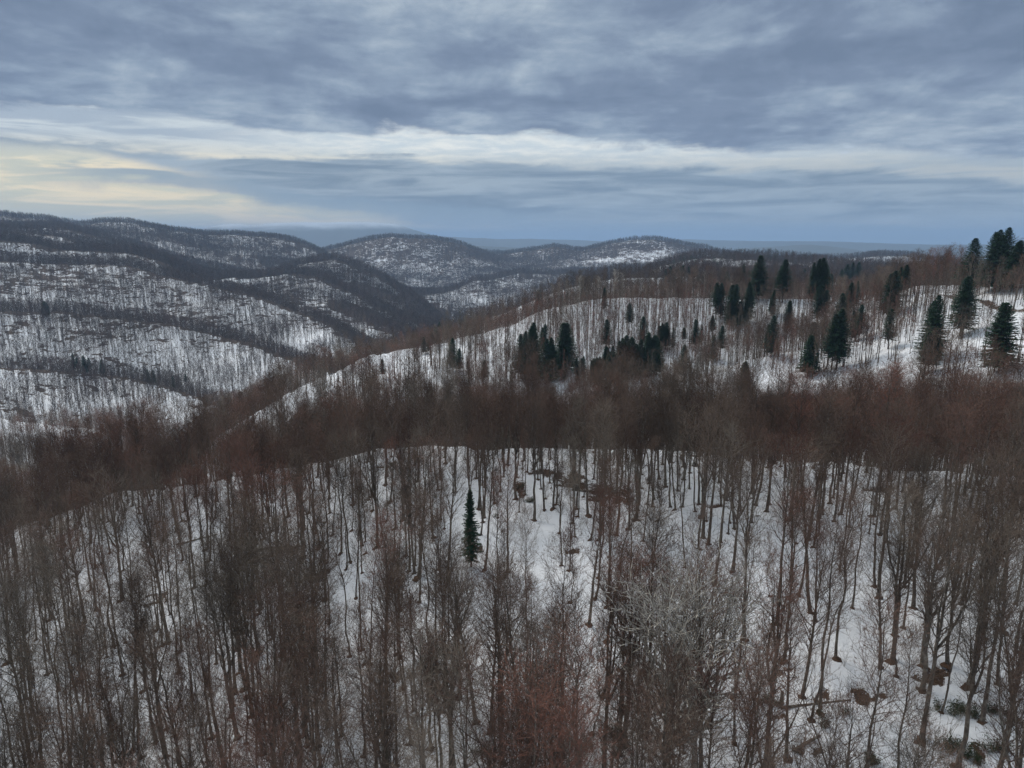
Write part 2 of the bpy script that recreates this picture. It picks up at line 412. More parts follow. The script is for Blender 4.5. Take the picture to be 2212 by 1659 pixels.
# patches of bare earth: picture points, radii in metres
PATCH = [(1270, 1048, 7.5, 3.2), (1225, 1030, 4.5, 3.5), (1320, 1062, 6, 3), (1180, 1018, 4, 3), (1290, 1075, 3.5, 3), (1128, 1050, 1.8, 6), (1345, 1075, 3, 3.5),
         (830, 1005, 5, 1.2), (880, 1055, 2.5, 1.4), (628, 1183, 4, 1.2), (690, 1240, 3, 1.6), (1230, 1190, 3, 1), (330, 1295, 2.5, 2.5), (1735, 1610, 2.4, .9), (1760, 1500, 3, 1.2), (1680, 1440, 2.2, 1),
         (1690, 1545, 2.5, .8), (1880, 1500, 3, 1.2), (2010, 1465, 2.4, 1), (2060, 1610, 3, 1.1), (890, 1450, 4, 1.2), (1470, 985, 5, 1.4), (1020, 1190, 3, 1.2), (400, 1120, 3, 1), (1900, 1055, 4, 1.2), (1560, 1090, 3, 1)]
bare = np.zeros(GX.shape)
for px, py, rx, ry in PATCH:
    g = pix_ground(px, py, 40, 260)
    if g is None: continue
    c = g; wx = fbm(GX, GY, 3.4, 40, 4) * 2.6 * min(1, rx / 4 + .3); wy = fbm(GX, GY, 3.4, 50, 4) * 2.6 * min(1, rx / 4 + .3)
    r2 = ((GX - c[0] + wx) / (rx * 0.8)) ** 2 + ((GY - c[1] + wy) / (ry * 0.9)) ** 2
    bare = np.maximum(bare, np.clip(1.6 - r2, 0, 1) * np.clip(0.92 + 1.1 * fbm(GX, GY, 2.6, 66, 3), 0, 1))
# forest track on the right hill
TRACK = [(1600, 640), (1760, 640), (1900, 641), (2006, 634), (2080, 646), (2140, 660), (2212, 671), (2260, 678)]
tp = [pix_ground(x, y, 330, 900) for x, y in TRACK]; tp = [p for p in tp if p]
dist = np.full(GX.shape, 1e9)
for p, q in zip(tp, tp[1:]):
    vx, vy = q[0] - p[0], q[1] - p[1]; L2 = vx * vx + vy * vy
    s = np.clip(((GX - p[0]) * vx + (GY - p[1]) * vy) / L2, 0, 1)
    dist = np.minimum(dist, np.hypot(GX - p[0] - s * vx, GY - p[1] - s * vy))
bare = np.maximum(bare, np.clip((3.6 + 1.6 * fbm(GX, GY, 14, 91, 3) - dist) / 2.0, 0, 1) * (GD < 900) * np.clip(0.75 + 0.6 * fbm(GX, GY, 20, 92, 2), 0, 1))
# aspect: slopes turned to the camera's left keep their snow, the others have thawed
dzl = np.gradient(GZ, gl, axis=1) / GD; dza = np.gradient(GZ, ga, axis=0) / GD
asp = 0.85 * dzl + 0.6 * dza
for _ in range(2): asp[1:-1, 1:-1] = (asp[1:-1, 1:-1] * 2 + asp[2:, 1:-1] + asp[:-2, 1:-1] + asp[1:-1, 2:] + asp[1:-1, :-2]) / 6
asp = asp + 0.10 * fbm(GX, GY, 180, 61, 4)
melt = np.clip((0.04 - asp) / 0.12, 0, 1) * np.clip((GD - 650) / 500, 0, 1)
melt = np.maximum(melt, np.clip((GD - 4200) / 1500, 0, 1) * 0.35)
OPEN = [(937, 662, 45), (931, 652, 25), (943, 672, 30), (726, 583, 22), (1385, 560, 150), (1340, 566, 130), (1300, 568, 120), (1260, 575, 110), (1215, 583, 100), (1420, 552, 110), (1180, 592, 90), (1180, 598, 110), (1100, 624, 60), (830, 560, 60), (30, 985, 22), (55, 1000, 12)]
opn = np.zeros(GX.shape)
for px, py, rr_ in OPEN:
    q = pix_ground(px, py, 300, 8000)
    if q is None: continue
    opn = np.maximum(opn, np.clip(1.5 - np.hypot(GX - q[0], GY - q[1]) / rr_ + 0.5 * fbm(GX, GY, rr_ * 0.8, 71, 3), 0, 1))
melt = melt * (1 - opn)
# step down under the bare banks so that they are real hollows
GZ -= bare * 0.5 * (GD < 300)
bare_all = np.concatenate([bare, np.zeros(BX.shape)]); melt_all = np.concatenate([melt, np.zeros(BX.shape)])
AZ_ = np.concatenate([GZ, BZ])

m_snow, T, b = mat('snow_ground')
geo = T.node('ShaderNodeNewGeometry'); pos = geo.outputs['Position']
sepp = T.node('ShaderNodeSeparateXYZ'); T.l.new(pos, sepp.inputs[0])
sepn = T.node('ShaderNodeSeparateXYZ'); T.l.new(geo.outputs['Normal'], sepn.inputs[0])
dcam = T.math('SQRT', T.math('ADD', T.math('MULTIPLY', sepp.outputs[0], sepp.outputs[0]), T.math('MULTIPLY', sepp.outputs[1], sepp.outputs[1])))
at = T.node('ShaderNodeAttribute'); at.attribute_name = 'bare'
n1 = T.noise(pos, 0.9, 5, 0.65); n2 = T.noise(pos, 0.035, 5, 0.6); n3 = T.noise(pos, 0.12, 5, 0.62); n4 = T.noise(pos, 5.0, 3, 0.6); n5 = T.noise(pos, 0.006, 4, 0.55)
snowc = T.mix(n1, (0.78, 0.80, 0.83), (0.88, 0.89, 0.90))
snowc = T.mix(T.sstep(n3, 0.35, 0.7), snowc, (0.84, 0.86, 0.88))
litter = T.mix(T.sstep(n4, 0.3, 0.7), (0.030, 0.020, 0.014), (0.125, 0.078, 0.050))
b_near = T.sstep(T.math('ADD', at.outputs['Fac'], T.math('ADD', T.math('MULTIPLY', T.math('SUBTRACT', n1, 0.5), 2.2), T.math('MULTIPLY', T.math('SUBTRACT', n4, 0.5), 1.6))), 0.45, 0.62)
speck = T.math('MAXIMUM', T.math('MULTIPLY', T.sstep(n4, 0.60, 0.70), T.math('MULTIPLY', T.sstep(n3, 0.40, 0.62), 0.6)), T.math('MULTIPLY', T.sstep(T.math('ADD', n1, T.math('MULTIPLY', n3, 0.6)), 1.0, 1.06), 0.9))
# thaw holes that get larger with the open southern slopes across the valley
thaw_f = T.lin(dcam, 500.0, 1800.0, 0.0, 1.0); at2 = T.node('ShaderNodeAttribute'); at2.attribute_name = 'melt'
th = T.math('ADD', T.math('ADD', T.math('MULTIPLY', n3, 0.45), T.math('MULTIPLY', n2, 0.55)), T.math('MULTIPLY', T.math('SUBTRACT', n5, 0.5), 0.35))
thr = T.math('SUBTRACT', T.math('SUBTRACT', 0.63, T.math('MULTIPLY', thaw_f, 0.128)), T.math('MULTIPLY', at2.outputs['Fac'], 0.34))
b_far = T.math('MULTIPLY', T.sstep(T.math('SUBTRACT', th, thr), 0.0, 0.025), T.sstep(dcam, 250.0, 700.0))
# contour tracks and terraces on the far slopes
lvl = T.math('ADD', T.math('MULTIPLY', sepp.outputs[2], 1 / 58.0), T.math('ADD', T.math('MULTIPLY', n5, 2.2), T.math('MULTIPLY', n2, 0.5)))
fr = T.math('ABSOLUTE', T.math('SUBTRACT', T.math('FRACT', lvl), 0.5))
trk = T.math('MULTIPLY', T.math('SUBTRACT', 1.0, T.sstep(fr, 0.016, 0.032)), T.math('MULTIPLY', T.sstep(n3, 0.46, 0.54), T.sstep(dcam, 900.0, 1300.0)))
steep = T.math('SUBTRACT', 1.0, T.sstep(sepn.outputs[2], 0.60, 0.80))
bare_f = T.math('MAXIMUM', T.math('MAXIMUM', b_near, speck), T.math('MAXIMUM', b_far, trk), clamp=True)
bare_f = T.math('MAXIMUM', bare_f, T.math('MULTIPLY', steep, T.sstep(n3, 0.40, 0.55)), clamp=True)
# beyond the hills the plain is free of snow
plainf = T.sstep(dcam, 7400.0, 8600.0)
colr = T.mix(bare_f, snowc, litter)
colr = T.mix(plainf, colr, T.mix(T.noise(pos, 0.0006, 5, 0.6), (0.035, 0.045, 0.035), (0.10, 0.10, 0.07)))
mtn = T.sstep(T.math('ADD', sepp.outputs[2], T.math('MULTIPLY', T.noise(pos, 0.0009, 5, 0.65), 300.0)), 430.0, 640.0)
colr = T.mix(T.math('MULTIPLY', mtn, plainf), colr, (0.62, 0.66, 0.70))
T.l.new(colr, b.inputs['Base Color'])
bump = T.node('ShaderNodeBump'); bump.inputs['Strength'].default_value = 0.8; bump.inputs['Distance'].default_value = 0.5
T.l.new(T.math('ADD', T.math('MULTIPLY', n1, 0.6), T.math('SUBTRACT', T.math('MULTIPLY', n3, 1.0), T.math('MULTIPLY', bare_f, 0.25))), bump.inputs['Height'])
T.l.new(bump.outputs[0], b.inputs['Normal'])
b.inputs['Roughness'].default_value = 0.7

def ring(name, j0, j1, label_kind='structure'):
    nj = j1 - j0
    V = np.stack([AX[:, j0:j1], AY[:, j0:j1], AZ_[:, j0:j1] + CZ], -1).reshape(-1, 3)
    i = np.arange(NR)[:, None]; j = np.arange(nj - 1)[None]; i2 = (i + 1) % NR
    F = np.stack([i * nj + j, i * nj + j + 1, i2 * nj + j + 1, i2 * nj + j], -1).reshape(-1, 4)[:, ::-1]
    at_ = bare_all[:, j0:j1].reshape(-1); am_ = melt_all[:, j0:j1].reshape(-1)
    if j0 == 0:                          # close the sheet under the camera
        V = np.concatenate([V, [[0, 0, CZ - 62.5]]]); c = len(V) - 1; at_ = np.append(at_, 0); am_ = np.append(am_, 0)
        F3 = np.stack([np.full(NR, c), np.arange(NR) * nj, ((np.arange(NR) + 1) % NR) * nj], -1)[:, ::-1]
        o = mesh_obj(name, V, [F, F3], m_snow, attrs={'bare': at_, 'melt': am_})
    else:
        o = mesh_obj(name, V, F, m_snow, attrs={'bare': at_, 'melt': am_})
    o['kind'] = 'structure'; return o
jc = int(np.searchsorted(gl, math.log(700))); jd = int(np.searchsorted(gl, math.log(9000)))
g = ring('ground', 0, jc + 1); g['label'] = 'snow covered forest floor with patches of brown leaf litter'
g = ring('hills', jc, jd + 1); g['label'] = 'snowy wooded hills with dark thawed patches and contour tracks'
g = ring('distant_plain', jd, ND); g['label'] = 'blue hazy plain and mountain ranges on the horizon'
print('terrain ok', len(C))

# ------------------------------------------------------------------ air
def haze_box():
    x0, x1, y0, y1, z0, z1 = -95000., 95000., -95000., 95000., CZ + GZ.min() - 60, CZ + max(GZ.max() + 40, 60)
    v = [(x, y, z) for z in (z0, z1) for y in (y0, y1) for x in (x0, x1)]
    f_ = np.array([(0, 2, 3, 1), (4, 5, 7, 6), (0, 1, 5, 4), (2, 6, 7, 3), (0, 4, 6, 2), (1, 3, 7, 5)])
    m = bpy.data.materials.new('air'); m.use_nodes = True; T = NT(m.node_tree); T.n.clear()
    out = T.node('ShaderNodeOutputMaterial'); p = T.node('ShaderNodeVolumePrincipled')
    p.inputs['Color'].default_value = (0.46, 0.66, 0.94, 1); p.inputs['Density'].default_value = 5.2e-5; p.inputs['Anisotropy'].default_value = 0.0
    T.l.new(p.outputs[0], out.inputs['Volume'])
    o = mesh_obj('haze', v, f_, m, smooth=False); o['kind'] = 'stuff'; o['label'] = 'thin blue haze over the far valleys'
    print('haze', z0, z1)
haze_box()

#@@TREES

# ------------------------------------------------------------------ branch geometry
def nrm(v): return v / np.maximum(np.linalg.norm(v, axis=-1, keepdims=True), 1e-9)
def frames(d):
    up = np.where(np.abs(d[..., 2:3]) > 0.9, np.array([1.0, 0, 0]), np.array([0, 0, 1.0]))
    a = nrm(np.cross(d, up)); return a, np.cross(d, a)
def tubes(P, R, sides):
    n, k, _ = P.shape
    a, b = frames(nrm(P[:, -1] - P[:, 0]))
    th = np.arange(sides) / sides * 2 * math.pi
    off = a[:, None, None] * np.cos(th)[None, None, :, None] + b[:, None, None] * np.sin(th)[None, None, :, None]
    V = P[:, :, None] + off * R[:, :, None, None]
    i = np.arange(n)[:, None, None]; j = np.arange(k - 1)[None, :, None]; s_ = np.arange(sides)[None, None]
    base = (i * k + j) * sides; s2 = (s_ + 1) % sides
    F = np.stack([base + s_, base + s2, base + sides + s2, base + sides + s_], -1).reshape(-1, 4)
    return V.reshape(-1, 3), F
def slivers(A0, A1, w, rg):
    """thin three-cornered twigs"""
    d = nrm(A1 - A0); r = rg.normal(size=A0.shape); s_ = nrm(np.cross(d, r)) * np.asarray(w)[..., None] * 0.5
    V = np.stack([A0 - s_, A0 + s_, A1], 1).reshape(-1, 3)
    return V, np.arange(len(A0) * 3).reshape(-1, 3)
def sprout(P, R, per, t0, t1, ang, ln, k, rg, up=0.1, wob=0.12, rf=0.5, rtip=0.25, prof=None):
    """per children on each line of P (n,k,3): returns (m,k,3), (m,k)"""
    n, kp, _ = P.shape
    m = n * per
    pi = np.repeat(np.arange(n), per)
    t = np.tile((np.arange(per) + 0.5) / per, n) + rg.uniform(-0.5, 0.5, m) / per
    t = t0 + (t1 - t0) * np.clip(t, 0, 1)
    f = t * (kp - 1); i0 = np.minimum(f.astype(int), kp - 2); ff = (f - i0)[:, None]
    A = P[pi, i0] * (1 - ff) + P[pi, i0 + 1] * ff
    ra = R[pi, i0] * (1 - ff[:, 0]) + R[pi, i0 + 1] * ff[:, 0]
    d = nrm(P[pi, i0 + 1] - P[pi, i0])
    a, b = frames(d)
    ph = (np.tile(np.arange(per), n) * 2.39996 + np.repeat(rg.uniform(0, 6.28, n), per) + rg.uniform(-0.5, 0.5, m))[:, None]
    th = np.radians(ang + rg.uniform(-12, 12, m))[:, None]
    d = nrm(d * np.cos(th) + (a * np.cos(ph) + b * np.sin(ph)) * np.sin(th))
    L = (ln * (prof(t) if prof else 1.0) * rg.uniform(0.7, 1.15, m))[:, None]
    Q = np.empty((m, k, 3)); Q[:, 0] = A
    for j in range(1, k):
        d = nrm(d + rg.normal(size=(m, 3)) * wob + np.array([0, 0, up]))
        Q[:, j] = Q[:, j - 1] + d * L / (k - 1)
    r0 = np.minimum(ra * 0.85, np.maximum(ra * rf, 0.006))[:, None]
    RR = r0 * (1 - (1 - rtip) * np.linspace(0, 1, k))[None]
    return Q, RR
def cat(parts):
    V = []; F3 = []; F4 = []; o = 0
    for v, f in parts:
        V.append(v); (F3 if f.shape[1] == 3 else F4).append(f + o); o += len(v)
    return np.concatenate(V), [np.concatenate(x) for x in (F4, F3) if x]

def bare_tree(seed, H=24, r0=0.22, cb=0.45, cr=3.4, ang=38, up=0.16, fork=0, dens=1.0, lod=0, lean=0.25, fine=1.0, stout=1.0):
    rg = np.random.default_rng(seed)
    k = 12 if lod == 0 else (6 if lod == 1 else 4)
    z = np.linspace(0, 1, k); z[0] = -0.03
    wx = np.cumsum(rg.normal(0, lean * 0.35, k)); wy = np.cumsum(rg.normal(0, lean * 0.35, k)); wx -= wx[0]; wy -= wy[0]
    ltx, lty = rg.normal(0, lean * 2, 2)
    P = np.stack([wx + ltx * z, wy + lty * z, z * H], -1)[None]
    R = (r0 * (1 - 0.9 * np.abs(z) ** 1.1))[None]; R[0, 0] *= 1.35
    leaders_P, leaders_R = P, R
    trunk = [tubes(P, R, 7 if lod == 0 else (4 if lod == 1 else 3))]
    if fork:
        kk = 8 if lod == 0 else 4
        Q, RR = sprout(P, R, fork, cb * 0.75, cb * 1.15, 22, H * (1 - cb) * 0.95, kk, rg, up=0.10, wob=0.07, rf=0.8, rtip=0.15)
        trunk.append(tubes(Q, RR, 6 if lod == 0 else 3))
    br = []; tw = []
    prof = lambda t: np.clip(np.sin(np.clip((t - cb * 0.72) / (1.06 - cb * 0.72), 0, 1) ** 0.75 * math.pi), 0.22, 1) 
    if lod == 0:
        n1 = int(34 * dens)
        B, RB = sprout(P, R, n1, cb * 0.8, 0.98, ang, cr * 1.55, 6, rg, up=up, rf=0.42, rtip=0.2, prof=prof)
        if fork:
            B2, RB2 = sprout(Q, RR, int(16 * dens), 0.2, 0.98, ang, cr * 1.15, 6, rg, up=up, rf=0.45, rtip=0.2)
            B = np.concatenate([B, B2]); RB = np.concatenate([RB, RB2])
        RB = RB * 1.15 * stout; br.append(tubes(B, RB, 4))
        C2, R2 = sprout(B, RB, 7, 0.15, 0.97, 36, cr * 0.62, 4, rg, up=0.10, wob=0.14, rf=0.5, rtip=0.3)
        R2 = np.maximum(R2 * 1.15 * stout, 0.014 * stout)
        br.append(tubes(C2, R2, 3))
        D3, R3 = sprout(C2, R2, 4, 0.1, 1.0, 38, cr * 0.30, 3, rg, up=0.10, wob=0.16, rf=0.6, rtip=0.5)
        A0 = D3[:, :-1].reshape(-1, 3); A1 = D3[:, 1:].reshape(-1, 3)
        tw.append(slivers(A0, A1 + (A1 - A0) * 0.15, np.full(len(A0), 0.040 * stout), rg))
        E4, _ = sprout(D3, R3, 3, 0.1, 1.0, 36, cr * 0.17, 2, rg, up=0.12, wob=0.1)
        kf = rg.uniform(0, 1, len(E4)) < 0.62 * fine; tw.append(slivers(E4[kf, 0], E4[kf, 1], np.full(kf.sum(), 0.028), rg))
    elif lod == 1:
        B, RB = sprout(P, R, int(18 * dens), cb * 0.8, 0.98, ang, cr * 1.5, 4, rg, up=up, rf=0.45, rtip=0.25, prof=prof)
        if fork:
            B2, RB2 = sprout(Q, RR, 7, 0.2, 0.98, ang, cr * 1.15, 4, rg, up=up, rf=0.45, rtip=0.2)
            B = np.concatenate([B, B2]); RB = np.concatenate([RB, RB2])
        br.append(tubes(B, np.maximum(RB * 1.2, 0.03), 3))
        C2, R2 = sprout(B, RB, 7, 0.1, 1.0, 38, cr * 0.6, 3, rg, up=0.12, wob=0.14)
        A0 = C2[:, :-1].reshape(-1, 3); A1 = C2[:, 1:].reshape(-1, 3)
        tw.append(slivers(A0, A1 + (A1 - A0) * 0.2, np.full(len(A0), 0.062), rg))
        E4, _ = sprout(C2, R2, 5, 0.1, 1.0, 38, cr * 0.34, 2, rg, up=0.14, wob=0.1)
        tw.append(slivers(E4[:, 0], E4[:, 1], np.full(len(E4), 0.060), rg))
    else:
        B, RB = sprout(P, R, int(15 * dens), cb * 0.7, 0.97, ang + 4, cr * 1.45, 3, rg, up=up, rf=0.5, prof=prof)
        A0 = B[:, :-1].reshape(-1, 3); A1 = B[:, 1:].reshape(-1, 3)
        br.append(slivers(A0, A1, np.full(len(A0), 0.16), rg))
        E4, _ = sprout(B, RB, 9, 0.1, 1.0, 42, cr * 0.62, 2, rg, up=0.16, wob=0.12)
        tw.append(slivers(E4[:, 0], E4[:, 1], np.full(len(E4), 0.24), rg))
    # litter mound thawed free round the foot
    sd = 10 if lod == 0 else 6
    th = np.arange(sd) / sd * 2 * math.pi
    rr = rg.uniform(0.6, 1.25, sd) * (0.55 + r0 * 1.6)
    ring0 = np.stack([np.cos(th) * rr, np.sin(th) * rr * 1.0 - 0.25, np.full(sd, -0.25)], -1)
    ring1 = np.stack([np.cos(th) * rr * 0.45, np.sin(th) * rr * 0.45, np.full(sd, 0.12) + rg.uniform(0, 0.12, sd)], -1)
    V = np.concatenate([ring0, ring1, [[0, 0, 0.3]]]); i = np.arange(sd); i2 = (i + 1) % sd
    mound = (V, np.concatenate([np.stack([i, i2, i2 + sd], -1), np.stack([i, i2 + sd, i + sd], -1), np.stack([i + sd, i2 + sd, np.full(sd, 2 * sd)], -1)]))
    return dict(trunk=cat(trunk), branches=cat(br), twigs=cat(tw), mound=cat([mound]))

def fir_tree(seed, H=22, cb=0.15, rad=3.0, lod=0, ragged=0.15):
    rg = np.random.default_rng(seed)
    z = np.linspace(0, 1, 7); z[0] = -0.03
    P = np.stack([rg.normal(0, 0.05, 7), rg.normal(0, 0.05, 7), z * H], -1)[None]; R = (0.012 * H * (1 - 0.93 * z))[None]
    trunk = cat([tubes(P, R, 6)])
    nw = int((H * (1 - cb)) / (0.55 if lod == 0 else 0.95)); tw = []; bough = []
    n = nw * (10 if lod == 0 else 6)
    t = cb + (1 - cb) * ((np.arange(n) + rg.uniform(0, 1, n)) / n) ** 0.92
    L = rad * np.clip((1 - t) / (1 - cb), 0, 1) ** 0.70 * rg.uniform(1 - ragged * 1.7, 1.06, n) + 0.22
    L *= np.where(t < cb + 0.10, rg.uniform(0.45, 1.0, n), 1.0)
    ph = np.arange(n) * 2.39996 + rg.uniform(-0.3, 0.3, n)
    el = np.radians(-18 + 52 * np.clip((t - 0.45) / 0.55, 0, 1) + rg.uniform(-7, 7, n))
    d0 = np.stack([np.cos(ph) * np.cos(el), np.sin(ph) * np.cos(el), np.sin(el)], -1)
    A = np.stack([np.zeros(n), np.zeros(n), t * H], -1)
    k = 5; Q = np.empty((n, k, 3)); Q[:, 0] = A
    for j in range(1, k):
        dd = d0 + np.array([0, 0, -0.16 + 0.11 * j])
        Q[:, j] = Q[:, j - 1] + nrm(dd) * L[:, None] / (k - 1)
    bough.append(tubes(Q[:, ::2], np.repeat((0.012 + 0.008 * L)[:, None], 3, 1) * np.array([1, .6, .2]), 3))
    # flat sprays of needles: kite shaped leaves along both sides, denser outwards
    per = 20 if lod == 0 else 8
    m = n * per; pi = np.repeat(np.arange(n), per); s_ = np.tile(((np.arange(per) + 0.7) / per) ** 0.75, n)
    f = s_ * (k - 1); i0 = np.minimum(f.astype(int), k - 2); ff = (f - i0)[:, None]
    B = Q[pi, i0] * (1 - ff) + Q[pi, i0 + 1] * ff
    fw = nrm(Q[pi, i0 + 1] - Q[pi, i0]); sd = nrm(np.cross(fw, [0, 0, 1.0])); side = np.where(np.tile(np.arange(per), n) % 2, 1.0, -1.0)[:, None]
    dr = nrm(fw * rg.uniform(0.5, 1.0, (m, 1)) + sd * side * rg.uniform(0.35, 1.0, (m, 1)) + np.array([0, 0, -0.28]) + rg.normal(0, 0.16, (m, 3)))
    ll = ((0.32 + 0.20 * L[pi] * (1.10 - 0.70 * s_)) * rg.uniform(0.7, 1.2, m) * (1 if lod == 0 else 1.3))[:, None]
    ww = nrm(np.cross(dr, nrm(rg.normal(0, 0.45, (m, 3)) + np.array([0, 0, 1.0])))) * ll * (0.24 if lod == 0 else 0.30)
    V = np.stack([B, B + dr * ll * 0.45 + ww, B + dr * ll, B + dr * ll * 0.45 - ww], 1).reshape(-1, 3)
    F = np.arange(m * 4).reshape(-1, 4)
    return dict(trunk=trunk, boughs=cat(bough), needles=cat([(V, F)]))

# ------------------------------------------------------------------ tree materials
def objinfo(T):
    n = T.node('ShaderNodeObjectInfo'); return n
def twig_mat(name, cols, warm=0.5):
    m, T, b = mat(name); oi = objinfo(T)
    loc = oi.outputs['Location']
    nn = T.noise(loc, 0.018, 3, 0.6); n2 = T.noise(T.vmath('ADD', loc, (90, 40, 0)), 0.07, 2, 0.5)
    f = T.math('ADD', T.math('MULTIPLY', T.sstep(nn, 0.36, 0.64), 0.45), T.math('ADD', T.math('MULTIPLY', oi.outputs['Random'], 0.38), T.math('MULTIPLY', n2, 0.17)))
    r = T.node('ShaderNodeValToRGB'); T.l.new(f, r.inputs[0]); cr = r.color_ramp
    cr.elements[0].position = 0.15; cr.elements[0].color = cols[0] + (1,)
    cr.elements[1].position = 0.85; cr.elements[1].color = cols[-1] + (1,)
    for i, c in enumerate(cols[1:-1]):
        e = cr.elements.new(0.15 + 0.7 * (i + 1) / (len(cols) - 1)); e.color = c + (1,)
    h = T.math('FRACT', T.math('MULTIPLY', oi.outputs['Random'], 37.7))
    br_ = T.lin(h, 0.0, 1.0, 0.52, 1.55)
    T.l.new(T.mix(1.0, r.outputs[0], T.comb(br_, br_, br_), 'MULTIPLY'), b.inputs['Base Color']); b.inputs['Roughness'].default_value = 0.8
    return m
m_twig = twig_mat('twigs', [(0.165, 0.138, 0.108), (0.130, 0.095, 0.070), (0.148, 0.092, 0.068), (0.172, 0.084, 0.060)])
m_branch = twig_mat('branch_bark', [(0.20, 0.172, 0.140), (0.115, 0.082, 0.066), (0.130, 0.096, 0.075)])
m_red_twig = twig_mat('red_twigs', [(0.150, 0.104, 0.080), (0.155, 0.082, 0.060), (0.220, 0.080, 0.055)])
m_far_shaded_twig = twig_mat('far_twigs', [(0.095, 0.080, 0.070), (0.080, 0.062, 0.056), (0.105, 0.066, 0.056)])  # darkened colour stands in for the self-shadow the coarse far crowns lack
m_pale_twig = twig_mat('pale_twigs', [(0.40, 0.37, 0.32), (0.34, 0.31, 0.26)])
def bark_mat(name, dark, light, lich):
    m, T, b = mat(name)
    tc = T.node('ShaderNodeTexCoord'); oi = objinfo(T)
    v = T.vmath('ADD', tc.outputs['Object'], T.comb(T.math('MULTIPLY', oi.outputs['Random'], 50.0), 0, 0))
    vs = T.vmath('MULTIPLY', v, (1, 1, 0.3))
    a = T.noise(vs, 2.2, 4, 0.65); c = T.noise(v, 1.1, 4, 0.6)
    col = T.mix(T.sstep(a, 0.35, 0.65), dark, light)
    col = T.mix(T.math('MULTIPLY', T.sstep(c, 0.55, 0.64), 0.6), col, lich)
    col = T.mix(T.math('MULTIPLY', oi.outputs['Random'], 0.5), col, T.mix(1.0, col, (0.62, 0.55, 0.50), 'MULTIPLY'))
    T.l.new(col, b.inputs['Base Color']); b.inputs['Roughness'].default_value = 0.9
    bp = T.node('ShaderNodeBump'); bp.inputs['Strength'].default_value = 0.4; bp.inputs['Distance'].default_value = 0.05
    T.l.new(a, bp.inputs['Height']); T.l.new(bp.outputs[0], b.inputs['Normal'])
    return m
m_bark = bark_mat('beech_bark', (0.085, 0.068, 0.055), (0.20, 0.172, 0.14), (0.33, 0.315, 0.27))
m_pale_bark = bark_mat('pale_bark', (0.32, 0.29, 0.25), (0.48, 0.45, 0.40), (0.52, 0.50, 0.46))
m_fir_bark = bark_mat('fir_bark', (0.045, 0.032, 0.026), (0.085, 0.066, 0.054), (0.12, 0.12, 0.10))
m_litter, T, b = mat('leaf_litter')
tc = T.node('ShaderNodeTexCoord')
T.l.new(T.mix(T.noise(tc.outputs['Object'], 6.0, 4, 0.65), (0.040, 0.026, 0.018), (0.15, 0.088, 0.056)), b.inputs['Base Color'])
m_needle, T, b = mat('fir_needles'); oi = objinfo(T); geo = T.node('ShaderNodeNewGeometry')
c1 = T.mix(T.noise(geo.outputs['Position'], 0.9, 3, 0.6), (0.014, 0.040, 0.023), (0.034, 0.086, 0.044))
T.l.new(T.mix(T.math('MULTIPLY', oi.outputs['Random'], 0.6), c1, T.mix(1.0, c1, (1.15, 1.0, 0.75), 'MULTIPLY')), b.inputs['Base Color'])
b.inputs['Roughness'].default_value = 0.6
m_leaf, T, b = mat('laurel_leaves'); geo = T.node('ShaderNodeNewGeometry')
T.l.new(T.mix(T.noise(geo.outputs['Position'], 2.5, 3, 0.6), (0.014, 0.026, 0.010), (0.050, 0.075, 0.024)), b.inputs['Base Color'])
b.inputs['Roughness'].default_value = 0.5

# ------------------------------------------------------------------ tree models
def meshes(parts, mats, tag):
    out = {}
    for k, (v, f) in parts.items(): out[k] = mesh_obj(k, v, f, mats[k], data_only=True, smooth=k in ('trunk', 'branches', 'mound'))
    return out
def joined(parts, mats):
    V = []; F3 = []; F4 = []; M3 = []; M4 = []; o = 0
    ml = []
    for i, (k, (v, fs)) in enumerate(parts.items()):
        ml.append(mats[k]); V.append(v)
        for f in fs:
            if f.shape[1] == 3: F3.append(f + o); M3.append(np.full(len(f), i))
            else: F4.append(f + o); M4.append(np.full(len(f), i))
        o += len(v)
    fs = []; mi = []
    if F4: fs.append(np.concatenate(F4)); mi += M4
    if F3: fs.append(np.concatenate(F3)); mi += M3
    return mesh_obj('tree', np.concatenate(V), fs, ml, data_only=True, smooth=False, mat_idx=np.concatenate(mi))
MB = dict(trunk=m_bark, branches=m_branch, twigs=m_twig, mound=m_litter)
MP = dict(trunk=m_pale_bark, branches=m_pale_bark, twigs=m_pale_twig, mound=m_litter)
MF = dict(trunk=m_fir_bark, boughs=m_fir_bark, needles=m_needle)
